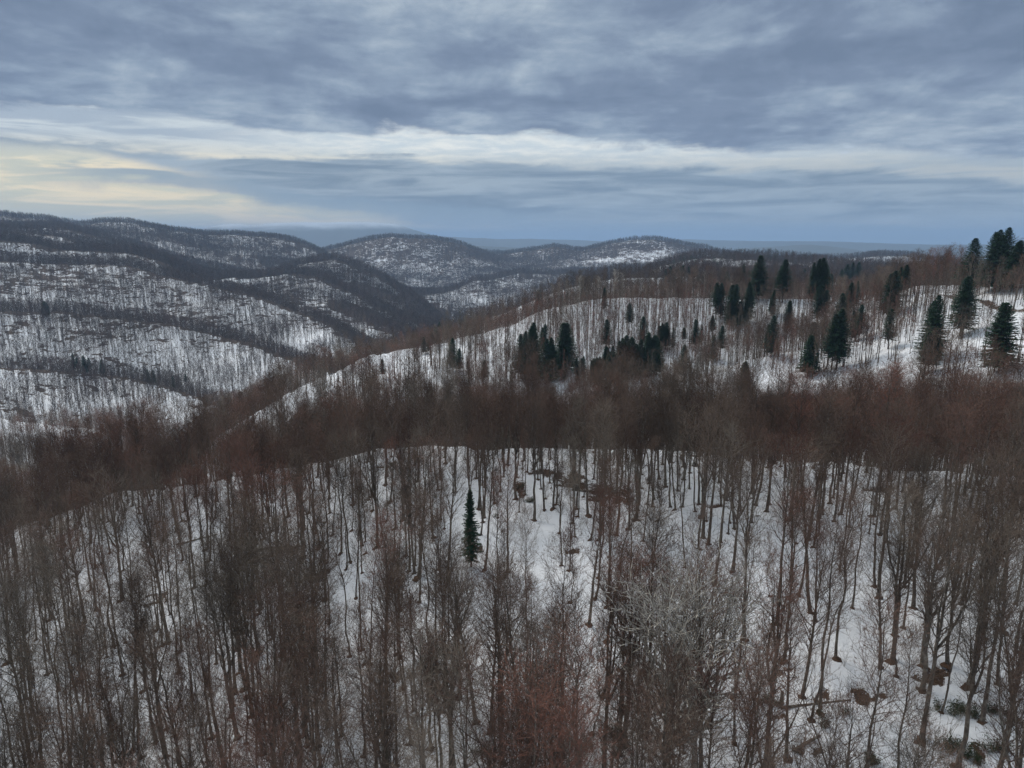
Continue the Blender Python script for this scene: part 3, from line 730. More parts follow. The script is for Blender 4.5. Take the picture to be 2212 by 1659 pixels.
KINDS = [  # look, parameters
    ('slender', dict(H=24, r0=0.17, cb=0.62, cr=2.8, ang=36, up=0.14, dens=0.75)),
    ('slender', dict(H=25, r0=0.19, cb=0.58, cr=3.1, ang=40, up=0.12, dens=0.8, lean=0.4)),
    ('tall', dict(H=27, r0=0.27, cb=0.52, cr=4.0, ang=38, up=0.12, dens=0.95, fine=0.8)),
    ('tall', dict(H=26, r0=0.26, cb=0.54, cr=3.9, ang=42, up=0.10, dens=0.9, fine=0.8)),
    ('broad', dict(H=24, r0=0.31, cb=0.36, cr=5.0, ang=44, up=0.10, dens=1.0, fine=0.8)),
    ('broad', dict(H=23, r0=0.28, cb=0.34, cr=4.8, ang=38, up=0.14, dens=1.05, fine=0.8)),
    ('forked', dict(H=25, r0=0.30, cb=0.44, cr=3.7, ang=40, up=0.11, fork=2, dens=0.75, fine=0.8)),
    ('forked', dict(H=24, r0=0.31, cb=0.46, cr=3.4, ang=38, up=0.12, fork=3, dens=0.6, fine=0.8, lean=0.4)),
    ('young', dict(H=15, r0=0.085, cb=0.35, cr=1.7, ang=36, up=0.18, dens=0.7, lean=0.35)),
    ('young', dict(H=12, r0=0.065, cb=0.25, cr=1.5, ang=40, up=0.12, dens=0.7, lean=0.4)),
    ('leaning', dict(H=23, r0=0.18, cb=0.6, cr=2.6, ang=38, up=0.16, dens=0.75, lean=0.9)),
]
near_p = [bare_tree(100 + i, **kw) for i, (_, kw) in enumerate(KINDS)]
MR = dict(MB, twigs=m_red_twig)
RED_N, RED_M = (3, 4, 5, 8), (8, 10)
near_m = [meshes(p, MR if i in RED_N else MB, 'n') for i, p in enumerate(near_p)]
pale_kw = dict(H=20, r0=0.30, cb=0.22, cr=5.4, ang=50, up=0.12, fork=3, dens=0.62, lean=0.4, fine=0.25, stout=1.7)
pale_p = bare_tree(300, **pale_kw); pale_m = meshes(pale_p, MP, 'p')
pale2_p = bare_tree(301, H=22, r0=0.2, cb=0.35, cr=3.2, ang=36, up=0.18, dens=0.8, lod=1); pale2_m = meshes(pale2_p, MP, 'p')
MIDK = [dict(KINDS[i][1], lod=1) for i in (0, 1, 2, 3, 4, 6, 10, 8)]
MIDK += [dict(H=24, r0=0.18, cb=0.58, cr=1.9, ang=30, up=0.2, dens=0.6, lod=1), dict(H=22, r0=0.15, cb=0.55, cr=1.7, ang=34, up=0.2, dens=0.6, lod=1, lean=0.5), dict(H=20, r0=0.13, cb=0.5, cr=1.9, ang=36, up=0.2, dens=0.7, lod=1)]
mid_p = [bare_tree(400 + i, **kw) for i, kw in enumerate(MIDK)]
far_p = [bare_tree(500 + i, H=23, r0=0.22, cb=cb, cr=cr, ang=38, dens=de, lod=2) for i, (cb, cr, de) in enumerate(((0.45, 2.6, 0.8), (0.4, 3.2, 1), (0.35, 3.8, 1.1), (0.45, 3.0, 0.9)))]
FIRK = [dict(H=22, cb=0.16, rad=5.4), dict(H=24, cb=0.26, rad=5.2, ragged=0.2), dict(H=20, cb=0.12, rad=5.6), dict(H=25, cb=0.40, rad=5.6, ragged=0.25), dict(H=22, cb=0.15, rad=4.2, ragged=0.22), dict(H=22, cb=0.10, rad=3.3, ragged=0.42)]
fir_p = [fir_tree(600 + i, **kw) for i, kw in enumerate(FIRK)]
fir_m = [meshes(p, MF, 'f') for p in fir_p]
fir_far = [fir_tree(650 + i, H=20, cb=0.12, rad=5.0, lod=1) for i in range(2)]
fir_far_m = [meshes(p, MF, 'f') for p in fir_far]

# prototypes that the forests are made of (not linked to the scene)
def proto_collection(name, plist, mats, red=()):
    c = bpy.data.collections.new(name)
    for i, p in enumerate(plist):
        o = bpy.data.objects.new('%s_%02d' % (name, i), joined(p, MR if i in red else mats)); c.objects.link(o)
    return c
near_c = proto_collection('tree_models_a', near_p, MB, RED_N)
mid_c = proto_collection('tree_models_b', mid_p, MB, RED_M)
far_c = proto_collection('tree_models_c', far_p, dict(MB, twigs=m_far_shaded_twig, branches=m_far_shaded_twig))

def forest(name, coll, pts, rot, scl, idx, label):
    me = bpy.data.meshes.new(name); n = len(pts)
    me.vertices.add(n); me.vertices.foreach_set('co', np.asarray(pts, np.float32).ravel())
    for k, arr, ty in (('rot', rot, 'FLOAT_VECTOR'), ('scl', scl, 'FLOAT_VECTOR')):
        a = me.attributes.new(k, ty, 'POINT'); a.data.foreach_set('vector', np.asarray(arr, np.float32).ravel())
    a = me.attributes.new('idx', 'INT', 'POINT'); a.data.foreach_set('value', np.asarray(idx, np.int32))
    o = bpy.data.objects.new(name, me); COL.objects.link(o); o['kind'] = 'stuff'; o['label'] = label
    ng = bpy.data.node_groups.new(name, 'GeometryNodeTree')
    ng.interface.new_socket('Geometry', in_out='INPUT', socket_type='NodeSocketGeometry')
    ng.interface.new_socket('Geometry', in_out='OUTPUT', socket_type='NodeSocketGeometry')
    N = ng.nodes; L = ng.links
    gi = N.new('NodeGroupInput'); go = N.new('NodeGroupOutput'); ip = N.new('GeometryNodeInstanceOnPoints'); ci = N.new('GeometryNodeCollectionInfo')
    ci.inputs['Collection'].default_value = coll; ci.inputs['Separate Children'].default_value = True; ci.inputs['Reset Children'].default_value = True
    ip.inputs['Pick Instance'].default_value = True
    def at(nm, ty):
        q = N.new('GeometryNodeInputNamedAttribute'); q.data_type = ty; q.inputs['Name'].default_value = nm; return q.outputs[0]
    L.new(gi.outputs[0], ip.inputs['Points']); L.new(ci.outputs[0], ip.inputs['Instance'])
    L.new(at('idx', 'INT'), ip.inputs['Instance Index'])
    e = N.new('FunctionNodeEulerToRotation'); L.new(at('rot', 'FLOAT_VECTOR'), e.inputs[0]); L.new(e.outputs[0], ip.inputs['Rotation'])
    L.new(at('scl', 'FLOAT_VECTOR'), ip.inputs['Scale'])
    L.new(ip.outputs[0], go.inputs[0])
    md = o.modifiers.new('trees', 'NODES'); md.node_group = ng
    return o

# ------------------------------------------------------------------ where trees stand
def scatter(d0, d1, sp, seed, amax=41.0):
    rg = np.random.default_rng(seed)
    a = math.radians(amax); xm = d1 * math.sin(a)
    gx, gy = np.meshgrid(np.arange(-xm, xm, sp), np.arange(0, d1, sp))
    x = gx.ravel() + rg.uniform(-0.48, 0.48, gx.size) * sp; y = gy.ravel() + rg.uniform(-0.48, 0.48, gx.size) * sp
    d = np.hypot(x, y); k = (d >= d0) & (d < d1) & (np.abs(np.arctan2(x, y)) < a + np.where(d < 220, 0.16, 0.0))
    return x[k], y[k], rg
def seen(x, y, h, margin=0.004):
    """tops not hidden behind nearer ground"""
    d = np.hypot(x, y); g = bilin(GZ, x, y)
    rx, ry = x / d * d * 0.985, y / d * d * 0.985
    return (g + h) / d > bilin(RUN, rx, ry) - margin
def ndr(x, y): return np.degrees(np.arctan2(x, y))
# hand-placed firs: x, top y, foot y on the enlarged crops
FIRS = [(55,590,775),(88,570,770),(145,550,660),(150,625,790),(170,615,780),(228,555,750),(225,715,785),(285,720,790),(400,390,480),(412,530,640),(405,655,740),(345,705,800),(380,690,800),(430,670,790),
 (510,460,580),(495,605,770),(540,640,770),(568,520,650),(590,600,765),(617,605,765),(650,545,650),(675,570,655),(745,560,630),(745,640,745),(740,290,360),(730,340,405),(686,295,365),(795,530,640),(805,335,405),
 (820,545,620),(888,375,520),(930,320,415),(905,560,695),(870,510,600),(945,440,555),(970,385,545),(1025,375,535),(1000,290,410),(985,450,550),(1075,262,430),(1130,405,505),(1180,278,440),(1205,450,565),(1130,520,670),
 (1325,275,440),(1352,290,440),(1308,290,440),(1380,330,415),(1330,390,545),(1310,540,640),(1290,605,760),(1450,290,390),(1500,278,380),(1465,370,480),(1495,375,450),(1432,425,590),(1422,500,730),(1400,520,730),
 (1480,495,610),(1512,470,610),(1655,278,360),(1585,300,360),(1640,340,500),(1680,305,420),(1715,270,380),(1745,275,370),(1640,490,640),(1800,220,350),(1890,205,370),(1925,215,370),(2000,190,370),(1975,360,590),
 (1850,445,690),(1800,590,750),(1835,600,745),(2115,160,385),(2090,168,385),(2140,480,740),(2195,200,390),(1265,305,370),(115,395,450),(1010,715,860),(1360,1040,1140)]
FIRS = [(x / 2 + 1106, a / 2 + 432, b_ / 2 + 432) for x, a, b_ in FIRS]
FIRS_L = [(1900,635,720),(1882,660,735),(1868,680,755),(1830,700,775),(1850,710,775),(1955,705,850),(1985,750,890),(2095,800,920),(1650,795,880),(1940,650,720),(2060,590,630),(1985,590,625),
 (190,545,612),(202,550,612),(360,780,862),(312,770,850),(437,795,862),(380,790,862),(660,845,905),(635,840,900),(745,870,925),(800,860,915),(330,790,858),(980,1225,1330)]
FIRS_L = [(x / 2, a / 2 + 378, b_ / 2 + 378) for x, a, b_ in FIRS_L]
# small firs along the far ridge lines (crop positions)
FIRS_R = [(x / 2 + 1106, a / 2 + 432, b_ / 2 + 432) for x, a, b_ in [(310,283,312),(595,272,300),(570,276,302),(258,295,340),(240,312,345),(745,235,268),(730,237,268),(775,240,290),(790,246,290),(805,243,290),(832,255,305),(850,275,305),(876,246,300),(888,264,320),(700,255,305),
 (1012,268,300),(1035,262,300),(1065,258,300),(960,236,262),(995,240,270),(1090,232,262),(1118,240,268),(1140,236,268),(1180,244,270),(905,236,262),(1225,262,292),(1270,240,262),(1300,244,266),(1340,240,262)]]
def by_pixels(x, yt, yb, dmin, dmax, hlo, hhi):
    g = pix_ground(x, yb, dmin, dmax)
    if g is None: return None
    d = math.hypot(*g); a, t = ray(x, yt)
    gx, gy = d * math.sin(a), d * math.cos(a)
    z = float(bilin(GZ, np.array([gx]), np.array([gy]))[0])
    h = float(t) * d - z
    return gx, gy, min(max(h, hlo), hhi)
firs = []
for lst, dm, tag_ in ((FIRS, 230, 'r'), (FIRS_L, 250, 'l'), (FIRS_R, 600, 'f')):
    for x, yt, yb in lst:
        q = by_pixels(x, yt, yb, dm, 5500, 9, 34)
        if q: firs.append((x, yt, yb, tag_) + q)
q = by_pixels(1016, 1060, 1225, 60, 220, 8, 30)
firs.append((1016, 1060, 1225, 'n') + q)
rf_ = random.Random(3)
for f_ in list(firs):                     # close companions where the photograph shows thick clumps
    x_, yt_, yb_, tg_ = f_[:4]
    m_ = 3 if (tg_ == 'r' and 1240 < x_ < 1470 and yt_ > 700) else 1 if (tg_ == 'r' and (x_ > 1980 or x_ > 1340 and yt_ < 640 or 1530 < x_ < 1900 or 1110 < x_ < 1240)) else 0
    for _ in range(m_):
        ox = rf_.uniform(-16, 16); oy = rf_.uniform(-4, 14)
        q = by_pixels(x_ + ox, yt_ + oy + rf_.uniform(-4, 6), yb_ + rf_.uniform(-6, 0), 230, 1600, 13, 32)
        if q: firs.append((x_ + ox, yt_ + oy, yb_, tg_) + q)
fxy = np.array([(f_[4], f_[5]) for f_ in firs])
PALES = [(x / 2 + 1106, a / 2 + 432, b_ / 2 + 432) for x, a, b_ in [(240,350,450),(290,330,450),(365,335,445),(440,305,440),(480,318,445),(510,372,440),(835,310,430),(1080,535,640),(800,362,430),(572,370,440),(670,378,440),(212,352,450),(620,380,440),(1190,770,900)]]
pales = []
for x, yt, yb in PALES:
    q = by_pixels(x, yt, yb, 330, 2000, 12, 26)
    if q: pales.append((x, yt, yb, 'far') + q)
for x, yt, yb in ((1520, 1285, 1690), (1452, 1300, 1725)):
    q = by_pixels(x, yt, yb, 40, 160, 12, 24); pales.append((x, yt, yb, 'near') + q)
print('firs', len(firs), 'pale', len(pales))
def clear_view(x, y, pts, wid, dep):
    """False where a tree would stand right in front of one of pts"""
    ok = np.ones(len(x), bool)
    for px, py in pts:
        d_ = math.hypot(px, py); ux, uy = px / d_, py / d_
        al = x * ux + y * uy; la = x * uy - y * ux
        ok &= ~((np.abs(la) < wid) & (al < d_ + 2.5) & (al > d_ - dep))
    return ok
def clear_of(x, y, pts, r):
    d2 = ((x[:, None] - pts[:, 0]) ** 2 + (y[:, None] - pts[:, 1]) ** 2).min(1)
    return d2 > r * r

# near wood
x, y, rg = scatter(48, 262, 3.7, 11)
d = np.hypot(x, y); az = ndr(x, y)
cl = fbm(x, y, 26, 77, 3); 
p = np.where(d < 88, 0.98, np.where(d < 128, 0.34, 0.48))
rightw = np.clip((az - 12) / 12, 0, 1); leftw = np.clip((-az - 10) / 12, 0, 1)
p = p * (1 - rightw) + np.where(d < 84, 0.30, 0.42) * rightw
p = p * (1 - leftw) + np.where(d < 105, 0.72, 0.42) * leftw
past = d > 196
p = np.where(past, 0.8, p) * (1 + 0.7 * cl)
k = (rg.uniform(0, 1, len(x)) < p) & clear_of(x, y, fxy, 2.2) & clear_view(x, y, fxy[-1:] if False else np.array([(f_[4], f_[5]) for f_ in firs if f_[3] == 'n']), 2.2, 24.0) & clear_of(x, y, np.array([(q_[4], q_[5]) for q_ in pales]), 2.5)
x, y, d, az = x[k], y[k], d[k], az[k]
u = rg.uniform(0, 1, len(x)); kind = np.zeros(len(x), int)
lowband = d < 84
def pick(u, w): return np.searchsorted(np.cumsum(np.array(w) / sum(w)), u, side='right').clip(0, len(w) - 1)
kind = np.where(lowband & (az < 14), pick(u, (2.5, 2.5, 2.4, 2.4, 2.0, 2.0, 2, 2, 2.2, 1.6, 1.4)), pick(u, (5, 5, 2.0, 2.0, 0.15, 0.15, 1.2, 1.0, 1.4, 0.9, 2.4)))
kind = np.where(az > 16, pick(u, (2.6, 2.6, 2.8, 2.8, 0.5, 0.3, 2, 2, 1.0, 1.0, 1.4)), kind)
sc = rg.uniform(0.66, 1.08, len(x)) * np.where(lowband, 0.94, 1.0)
rz = rg.uniform(0, 6.283, len(x)); lx = rg.normal(0, 0.035, len(x)); ly = rg.normal(0, 0.035, len(x))
xs = rg.uniform(0.88, 1.12, len(x))
Hn = np.array([kw['H'] for _, kw in KINDS])[kind] * sc
ok = seen(x, y, Hn)
x, y, d, az, kind, sc, rz, lx, ly, xs, Hn = [q_[ok] for q_ in (x, y, d, az, kind, sc, rz, lx, ly, xs, Hn)]
z = ground(x, y)
# projected size and position decide which 300 stand as single trees
cp, sp_ = math.cos(PITCH), math.sin(PITCH)
def project(x, y, z):
    zc = z - CZ; dep = y * cp - zc * sp_; up = y * sp_ + zc * cp
    return 512 + FPX * x / dep, 384 - FPX * up / dep
bx, by = project(x, y, z); tx, ty = project(x, y, z + Hn)
vis = (np.maximum(bx, tx) > 4) & (np.minimum(bx, tx) < 1020) & (ty < 740)
size = np.where(vis, np.minimum(by, 768) - np.maximum(ty, 0), 0) * np.where(Hn < 14, 0.8, 1.0)
order = np.argsort(-size)
single = order[:292]
rest = order[292:]

def part(name, me, root):
    o = bpy.data.objects.new(name, me); COL.objects.link(o); o.parent = root; return o
def tree_root(name, x, y, z, sx, sz, rot, label, cat_, group=None):
    r = bpy.data.objects.new(name, None); COL.objects.link(r); r.empty_display_size = 0.5
    r.location = (x, y, z); r.scale = (sx, sx, sz); r.rotation_euler = rot
    r['label'] = label; r['category'] = cat_
    if group: r['group'] = group
    return r
NAMES_P = {'trunk': 'trunk', 'branches': 'branches', 'twigs': 'twigs', 'mound': 'litter_mound', 'boughs': 'boughs', 'needles': 'needles', 'stems': 'stems', 'leaves': 'leaves'}
def put_tree(name, ms, x, y, z, sx, sz, rot, label, cat_, group=None):
    r = tree_root(name, x, y, z, sx, sz, rot, label, cat_, group)
    for kk, me in ms.items(): part(NAMES_P[kk], me, r)
    return r

# labels that single each tree out: look, then the place among its neighbours
WORDN = ['leftmost', 'second from the left', 'third from the left', 'fourth from the left', 'fifth from the left', 'sixth from the left', 'seventh from the left', 'eighth from the left', 'ninth from the left', 'tenth from the left',
         'eleventh from the left', 'twelfth from the left', 'thirteenth from the left', 'fourteenth from the left', 'fifteenth from the left']
def zone_near(px, py):
    cols = ['at the far left edge', 'left of the centre', 'below the lone fir', 'by the pale trees', 'right of the pale trees', 'at the right edge']
    c = cols[min(5, max(0, int(px / 1024 * 6)))]
    rows = ['just under the snowy crest', 'halfway down the near wood', 'low in the near wood', 'on the bottom edge']
    r_ = 0 if py < 560 else 1 if py < 650 else 2 if py < 740 else 3
    return c, rows[r_]
LOOK = {'slender': 'slender bare beech', 'tall': 'tall thick beech', 'broad': 'broad dense beech', 'forked': 'forked bare beech', 'young': 'thin young beech', 'leaning': 'leaning bare beech'}
grp = {}
for i in single:
    c, r_ = zone_near(bx[i], by[i]); grp.setdefault((KINDS[kind[i]][0], c, r_), []).append(i)
lab = {}
NUMS = 'first second third fourth fifth sixth seventh eighth ninth tenth eleventh twelfth thirteenth fourteenth fifteenth sixteenth seventeenth eighteenth nineteenth twentieth'.split()
for (look, c, r_), ii in grp.items():
    ii.sort(key=lambda q_: bx[q_])
    for j, q_ in enumerate(ii):
        o_ = '' if len(ii) == 1 else 'leftmost ' if j == 0 else 'rightmost ' if j == len(ii) - 1 else NUMS[j] + ' '
        lab[q_] = o_ + LOOK[look] + ' ' + r_ + ' ' + c
for i in single:
    put_tree('beech_tree', near_m[kind[i]], x[i], y[i], z[i], sc[i] * xs[i], sc[i], (lx[i], ly[i], rz[i]), lab[i], 'tree', 'bare beeches of the near wood')
P = np.stack([x, y, z], -1)[rest]
forest('near_forest', near_c, P, np.stack([lx, ly, rz], -1)[rest], np.stack([sc * xs, sc * xs, sc], -1)[rest], kind[rest], 'bare beech forest on the snowy crest and in the hollow behind it')
print('near', len(x))

# middle distance, 262 to 800 m
x, y, rg = scatter(262, 560, 3.05, 12)
x2, y2, rg2 = scatter(560, 820, 4.9, 13)
x = np.concatenate([x, x2]); y = np.concatenate([y, y2]); d = np.hypot(x, y)
sl = (bilin(dzl, x, y) > 0.12) & (d > 358)
k = (rg.uniform(0, 1, len(x)) < np.where(sl, np.where(d < 404, 0.30, 1.05), np.where(d > 345, 0.22, 0.39)) + 0.6 * fbm(x, y, 45, 88, 3)) & (clear_view(x, y, fxy, 3.3, 15.0) | (rg.uniform(0, 1, len(x)) < 0.35))
m1 = [pix_ground(px_, py_, 300, 900) for px_, py_ in ((490, 932), (530, 912), (570, 885), (620, 862), (665, 838), (720, 808), (780, 781), (830, 768), (880, 762))]
k &= clear_view(x, y, [q_ for q_ in m1 if q_], 15.0, 75.0) | (rg.uniform(0, 1, len(x)) < 0.22)
x, y, d = x[k], y[k], d[k]
sc = rg.uniform(0.68, 1.0, len(x)); ok = seen(x, y, 26 * sc); x, y, d, sc = x[ok], y[ok], d[ok], sc[ok]
sc = sc * np.where((bilin(dzl, x, y) > 0.12) & (d > 365), 0.84, 1.0)
n_ = len(x); u = rg.uniform(0, 1, n_)
slope_r = (bilin(dzl, x, y) > 0.12) & (d > 350)
kind = np.where(slope_r, pick(u, (1.5, 1.5, .5, .5, 0.2, 0.3, 1, 1, 5, 5, 5)), pick(u, (2, 2, 3, 3, 2.5, 2, 1, 0.6, .4, .4, .4)))
xs = rg.uniform(0.85, 1.15, n_) * np.where(slope_r, 0.9, 1.05)
rest_m = (x, y, d, sc, kind, xs, rg)
forest('middle_forest', mid_c, np.stack([x, y, ground(x, y)], -1), np.stack([rg.normal(0, .02, n_), rg.normal(0, .02, n_), rg.uniform(0, 6.28, n_)], -1),
       np.stack([sc * xs, sc * xs, sc], -1), kind, 'reddish brown bare beech forest on the middle slopes')
print('mid', n_)
# far slopes
X_ = []; 
for d0, d1, sp_c, seed in ((820, 1500, 5.8, 14), (1500, 2600, 7.4, 15), (2600, 4600, 10.5, 16), (4600, 7600, 15.0, 17)):
    x, y, rg = scatter(d0, d1, sp_c, seed, 38.5)
    cl = 0.6 * fbm(x, y, 120, 99, 4) + 0.6 * fbm(x * 1.0, y, 40, 98, 3)
    mm = bilin(melt, x, y); oo = bilin(opn, x, y)
    k = rg.uniform(0, 1, len(x)) < (0.82 + 0.95 * cl + 0.40 * mm) * (1 - 0.8 * oo)
    x, y = x[k], y[k]; ok = seen(x, y, 24, 0.002); x, y = x[ok], y[ok]
    # wider crowns stand in for the small gaps at these distances
    X_.append((x, y, np.full(len(x), sp_c / 5.8)))
x = np.concatenate([q_[0] for q_ in X_]); y = np.concatenate([q_[1] for q_ in X_]); wd = np.concatenate([q_[2] for q_ in X_]) ** 0.75
n_ = len(x); dd_ = np.hypot(x, y); sc = rg.uniform(0.72, 1.0, n_) * (1 + 0.25 * np.clip((dd_ - 1200) / 1200, 0, 1)); xs = rg.uniform(0.85, 1.2, n_) * wd
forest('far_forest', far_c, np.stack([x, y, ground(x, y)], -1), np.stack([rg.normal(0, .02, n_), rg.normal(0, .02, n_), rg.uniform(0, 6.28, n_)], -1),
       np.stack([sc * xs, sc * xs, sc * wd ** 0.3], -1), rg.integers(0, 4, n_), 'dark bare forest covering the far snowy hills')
print('far', n_)

# firs, one by one
def where_fir(x, y, tag_):
    if tag_ == 'n': return 'alone on the near snow slope'
    if tag_ == 'f': return 'on the far ridge line'
    if tag_ == 'l': return 'in the wood across the valley' if x < 420 else 'on the long dark spur'
    if x > 1990 and y < 620: return 'on the right hill skyline'
    if x > 1990: return 'on the snow slope at the right'
    if y < 640: return 'on the ridge behind the snow slope'
    if y < 740 and x < 1560: return 'high on the middle snow slope'
    if y < 740: return 'in the mixed stand right of the slope'
    if x < 1260: return 'in the row left of the dense clump'
    if x < 1480: return 'in the dense clump below the slope'
    return 'low down right of the dense clump'
NUMS = 'first second third fourth fifth sixth seventh eighth ninth tenth eleventh twelfth thirteenth fourteenth fifteenth sixteenth seventeenth eighteenth nineteenth twentieth'.split()
NUMS += ['twenty ' + q_ for q_ in NUMS[:9]] + ['thirtieth'] + ['thirty ' + q_ for q_ in NUMS[:9]] + ['fortieth'] + ['forty ' + q_ for q_ in NUMS[:9]]
def ordn(j, n, what):
    if n == 1: return what
    if j == 0: return 'leftmost ' + what
    if j == n - 1: return 'rightmost ' + what
    return '%s %s from the left' % (NUMS[j], what) if j <= n // 2 else '%s %s from the right' % (NUMS[n - 1 - j], what)
fg = {}
for i, f_ in enumerate(firs): fg.setdefault(where_fir(f_[0], f_[1] if f_[3] != 'r' else f_[2] - 30, f_[3]), []).append(i)
for wh, ii in fg.items():
    ii.sort(key=lambda q_: firs[q_][0])
    for j, q_ in enumerate(ii):
        px, yt, yb, tag_, gx, gy, h = firs[q_]
        r2 = random.Random(q_ * 31 + 5)
        v = r2.randrange(5)
        if tag_ == 'n': v = 5
        ms, H0 = (fir_m[v], FIRK[v]['H']) if tag_ != 'f' else (fir_far_m[q_ % 2], 20)
        h = h * (1.12 if tag_ == 'r' else 1.0); wsc = h / H0 * r2.uniform(0.95, 1.3) 
        lb = ordn(j, len(ii), 'dark green fir') + ' ' + wh
        put_tree('fir_tree', ms, gx, gy, float(ground(gx, gy)), wsc, h / H0, (r2.gauss(0, .012), r2.gauss(0, .012), r2.uniform(0, 6.28)), lb, 'tree', 'firs among the bare trees')
pales = [p_ for p_ in pales if p_[3] == 'far'] and sorted([p_ for p_ in pales if p_[3] == 'far']) + [p_ for p_ in pales if p_[3] == 'near']
for i, (px, yt, yb, tag_, gx, gy, h) in enumerate(pales):
    if tag_ == 'near':
        lb = 'pale grey spreading tree with crooked boughs at the bottom, ' + ('right one of the pair' if px > 1480 else 'left one of the pair')
        put_tree('pale_tree', pale_m, gx, gy, float(ground(gx, gy)), h / 20, h / 20, (0, 0, 1.3 + i), lb, 'tree', 'pale barked trees')
    else:
        lb = ordn(i, len(pales) - 2, 'pale bare tree') + ' among brown beeches near the ridge'
        put_tree('pale_tree', pale2_m, gx, gy, float(ground(gx, gy)), h / 22, h / 22, (0, 0, i), lb, 'tree', 'pale barked trees')

# ------------------------------------------------------------------ undergrowth, laurels, logs, stumps
def sapling(seed, H, wide):
    rg = np.random.default_rng(seed)
    n0 = 4; B0 = np.stack([rg.normal(0, 0.12, n0), rg.normal(0, 0.12, n0), np.full(n0, -0.1)], -1)
    k = 5; Q = np.empty((n0, k, 3)); Q[:, 0] = B0; d_ = nrm(np.stack([rg.normal(0, wide, n0), rg.normal(0, wide, n0), np.ones(n0)], -1))
    for j in range(1, k):
        d_ = nrm(d_ + rg.normal(0, 0.08, (n0, 3))); Q[:, j] = Q[:, j - 1] + d_ * H / (k - 1) * rg.uniform(0.7, 1.0, (n0, 1))
    RR = np.tile(np.linspace(0.022, 0.006, k), (n0, 1))
    br = [tubes(Q, RR, 3)]
    C2, R2 = sprout(Q, RR, 9, 0.2, 1.0, 42, H * 0.30, 3, rg, up=0.08, wob=0.15)
    A0 = C2[:, :-1].reshape(-1, 3); A1 = C2[:, 1:].reshape(-1, 3)
    tw = [slivers(A0, A1, np.full(len(A0), 0.022), rg)]
    E4, _ = sprout(C2, R2, 5, 0.1, 1.0, 40, H * 0.14, 2, rg)
    tw.append(slivers(E4[:, 0], E4[:, 1], np.full(len(E4), 0.018), rg))
    return dict(branches=cat(br), twigs=cat(tw))
sap_p = [sapling(700 + i, h_, w_) for i, (h_, w_) in enumerate(((3.5, .25), (5.0, .2), (2.2, .45), (4.2, .35)))]
sap_c = proto_collection('sapling_models', sap_p, MB)
x, y, rg = scatter(36, 235, 2.6, 31)
d = np.hypot(x, y)
k = rg.uniform(0, 1, len(x)) < 0.30 + 0.55 * fbm(x, y, 14, 33, 3)
x, y = x[k], y[k]; n_ = len(x); sc = rg.uniform(0.5, 1.15, n_)
forest('undergrowth', sap_c, np.stack([x, y, ground(x, y)], -1), np.stack([rg.normal(0, .1, n_), rg.normal(0, .1, n_), rg.uniform(0, 6.28, n_)], -1),
       np.stack([sc, sc, sc], -1), rg.integers(0, 4, n_), 'thin leafless saplings and brush on the snow between the trunks')
# dark evergreen scrub low in the valleys and along the crest
def laurel(seed, H=1.6, n_st=9, leaves=34):
    rg = np.random.default_rng(seed)
    k = 4; Q = np.empty((n_st, k, 3)); Q[:, 0] = np.stack([rg.normal(0, .2, n_st), rg.normal(0, .2, n_st), np.full(n_st, -.15)], -1)
    d_ = nrm(np.stack([rg.normal(0, .75, n_st), rg.normal(0, .75, n_st), np.full(n_st, 1.0)], -1))
    L_ = H * rg.uniform(.6, 1.1, (n_st, 1))
    for j in range(1, k):
        d_ = nrm(d_ + rg.normal(0, .15, (n_st, 3))); Q[:, j] = Q[:, j - 1] + d_ * L_ / (k - 1)
    stems = tubes(Q, np.tile(np.linspace(.03, .01, k), (n_st, 1)), 4)
    m = n_st * leaves; pi = np.repeat(np.arange(n_st), leaves); f_ = rg.uniform(.9, k - 1.001, m); i0 = f_.astype(int); ff = (f_ - i0)[:, None]
    B = Q[pi, i0] * (1 - ff) + Q[pi, i0 + 1] * ff + rg.normal(0, .16, (m, 3))
    dr = nrm(rg.normal(0, 1, (m, 3)) + np.array([0, 0, .5])); ll = rg.uniform(.14, .26, (m, 1))
    ww = nrm(np.cross(dr, nrm(rg.normal(0, .5, (m, 3)) + np.array([0, 0, 1.])))) * ll * .26
    V = np.stack([B, B + dr * ll * .5 + ww, B + dr * ll, B + dr * ll * .5 - ww], 1).reshape(-1, 3)
    return dict(stems=cat([stems]), leaves=cat([(V, np.arange(m * 4).reshape(-1, 4))]))
ML = dict(stems=m_branch, leaves=m_leaf)
lau_m = [meshes(laurel(800 + i, h_, n2_, l_), ML, 'l') for i, (h_, n2_, l_) in enumerate(((1.4, 9, 34), (2.0, 12, 36), (1.0, 7, 26), (3.6, 11, 60)))]
C4 = lambda a_, b_: (a_ / 2 + 1106, b_ / 2 + 972)
C3 = lambda a_, b_: (a_ / 2, b_ / 2 + 972)
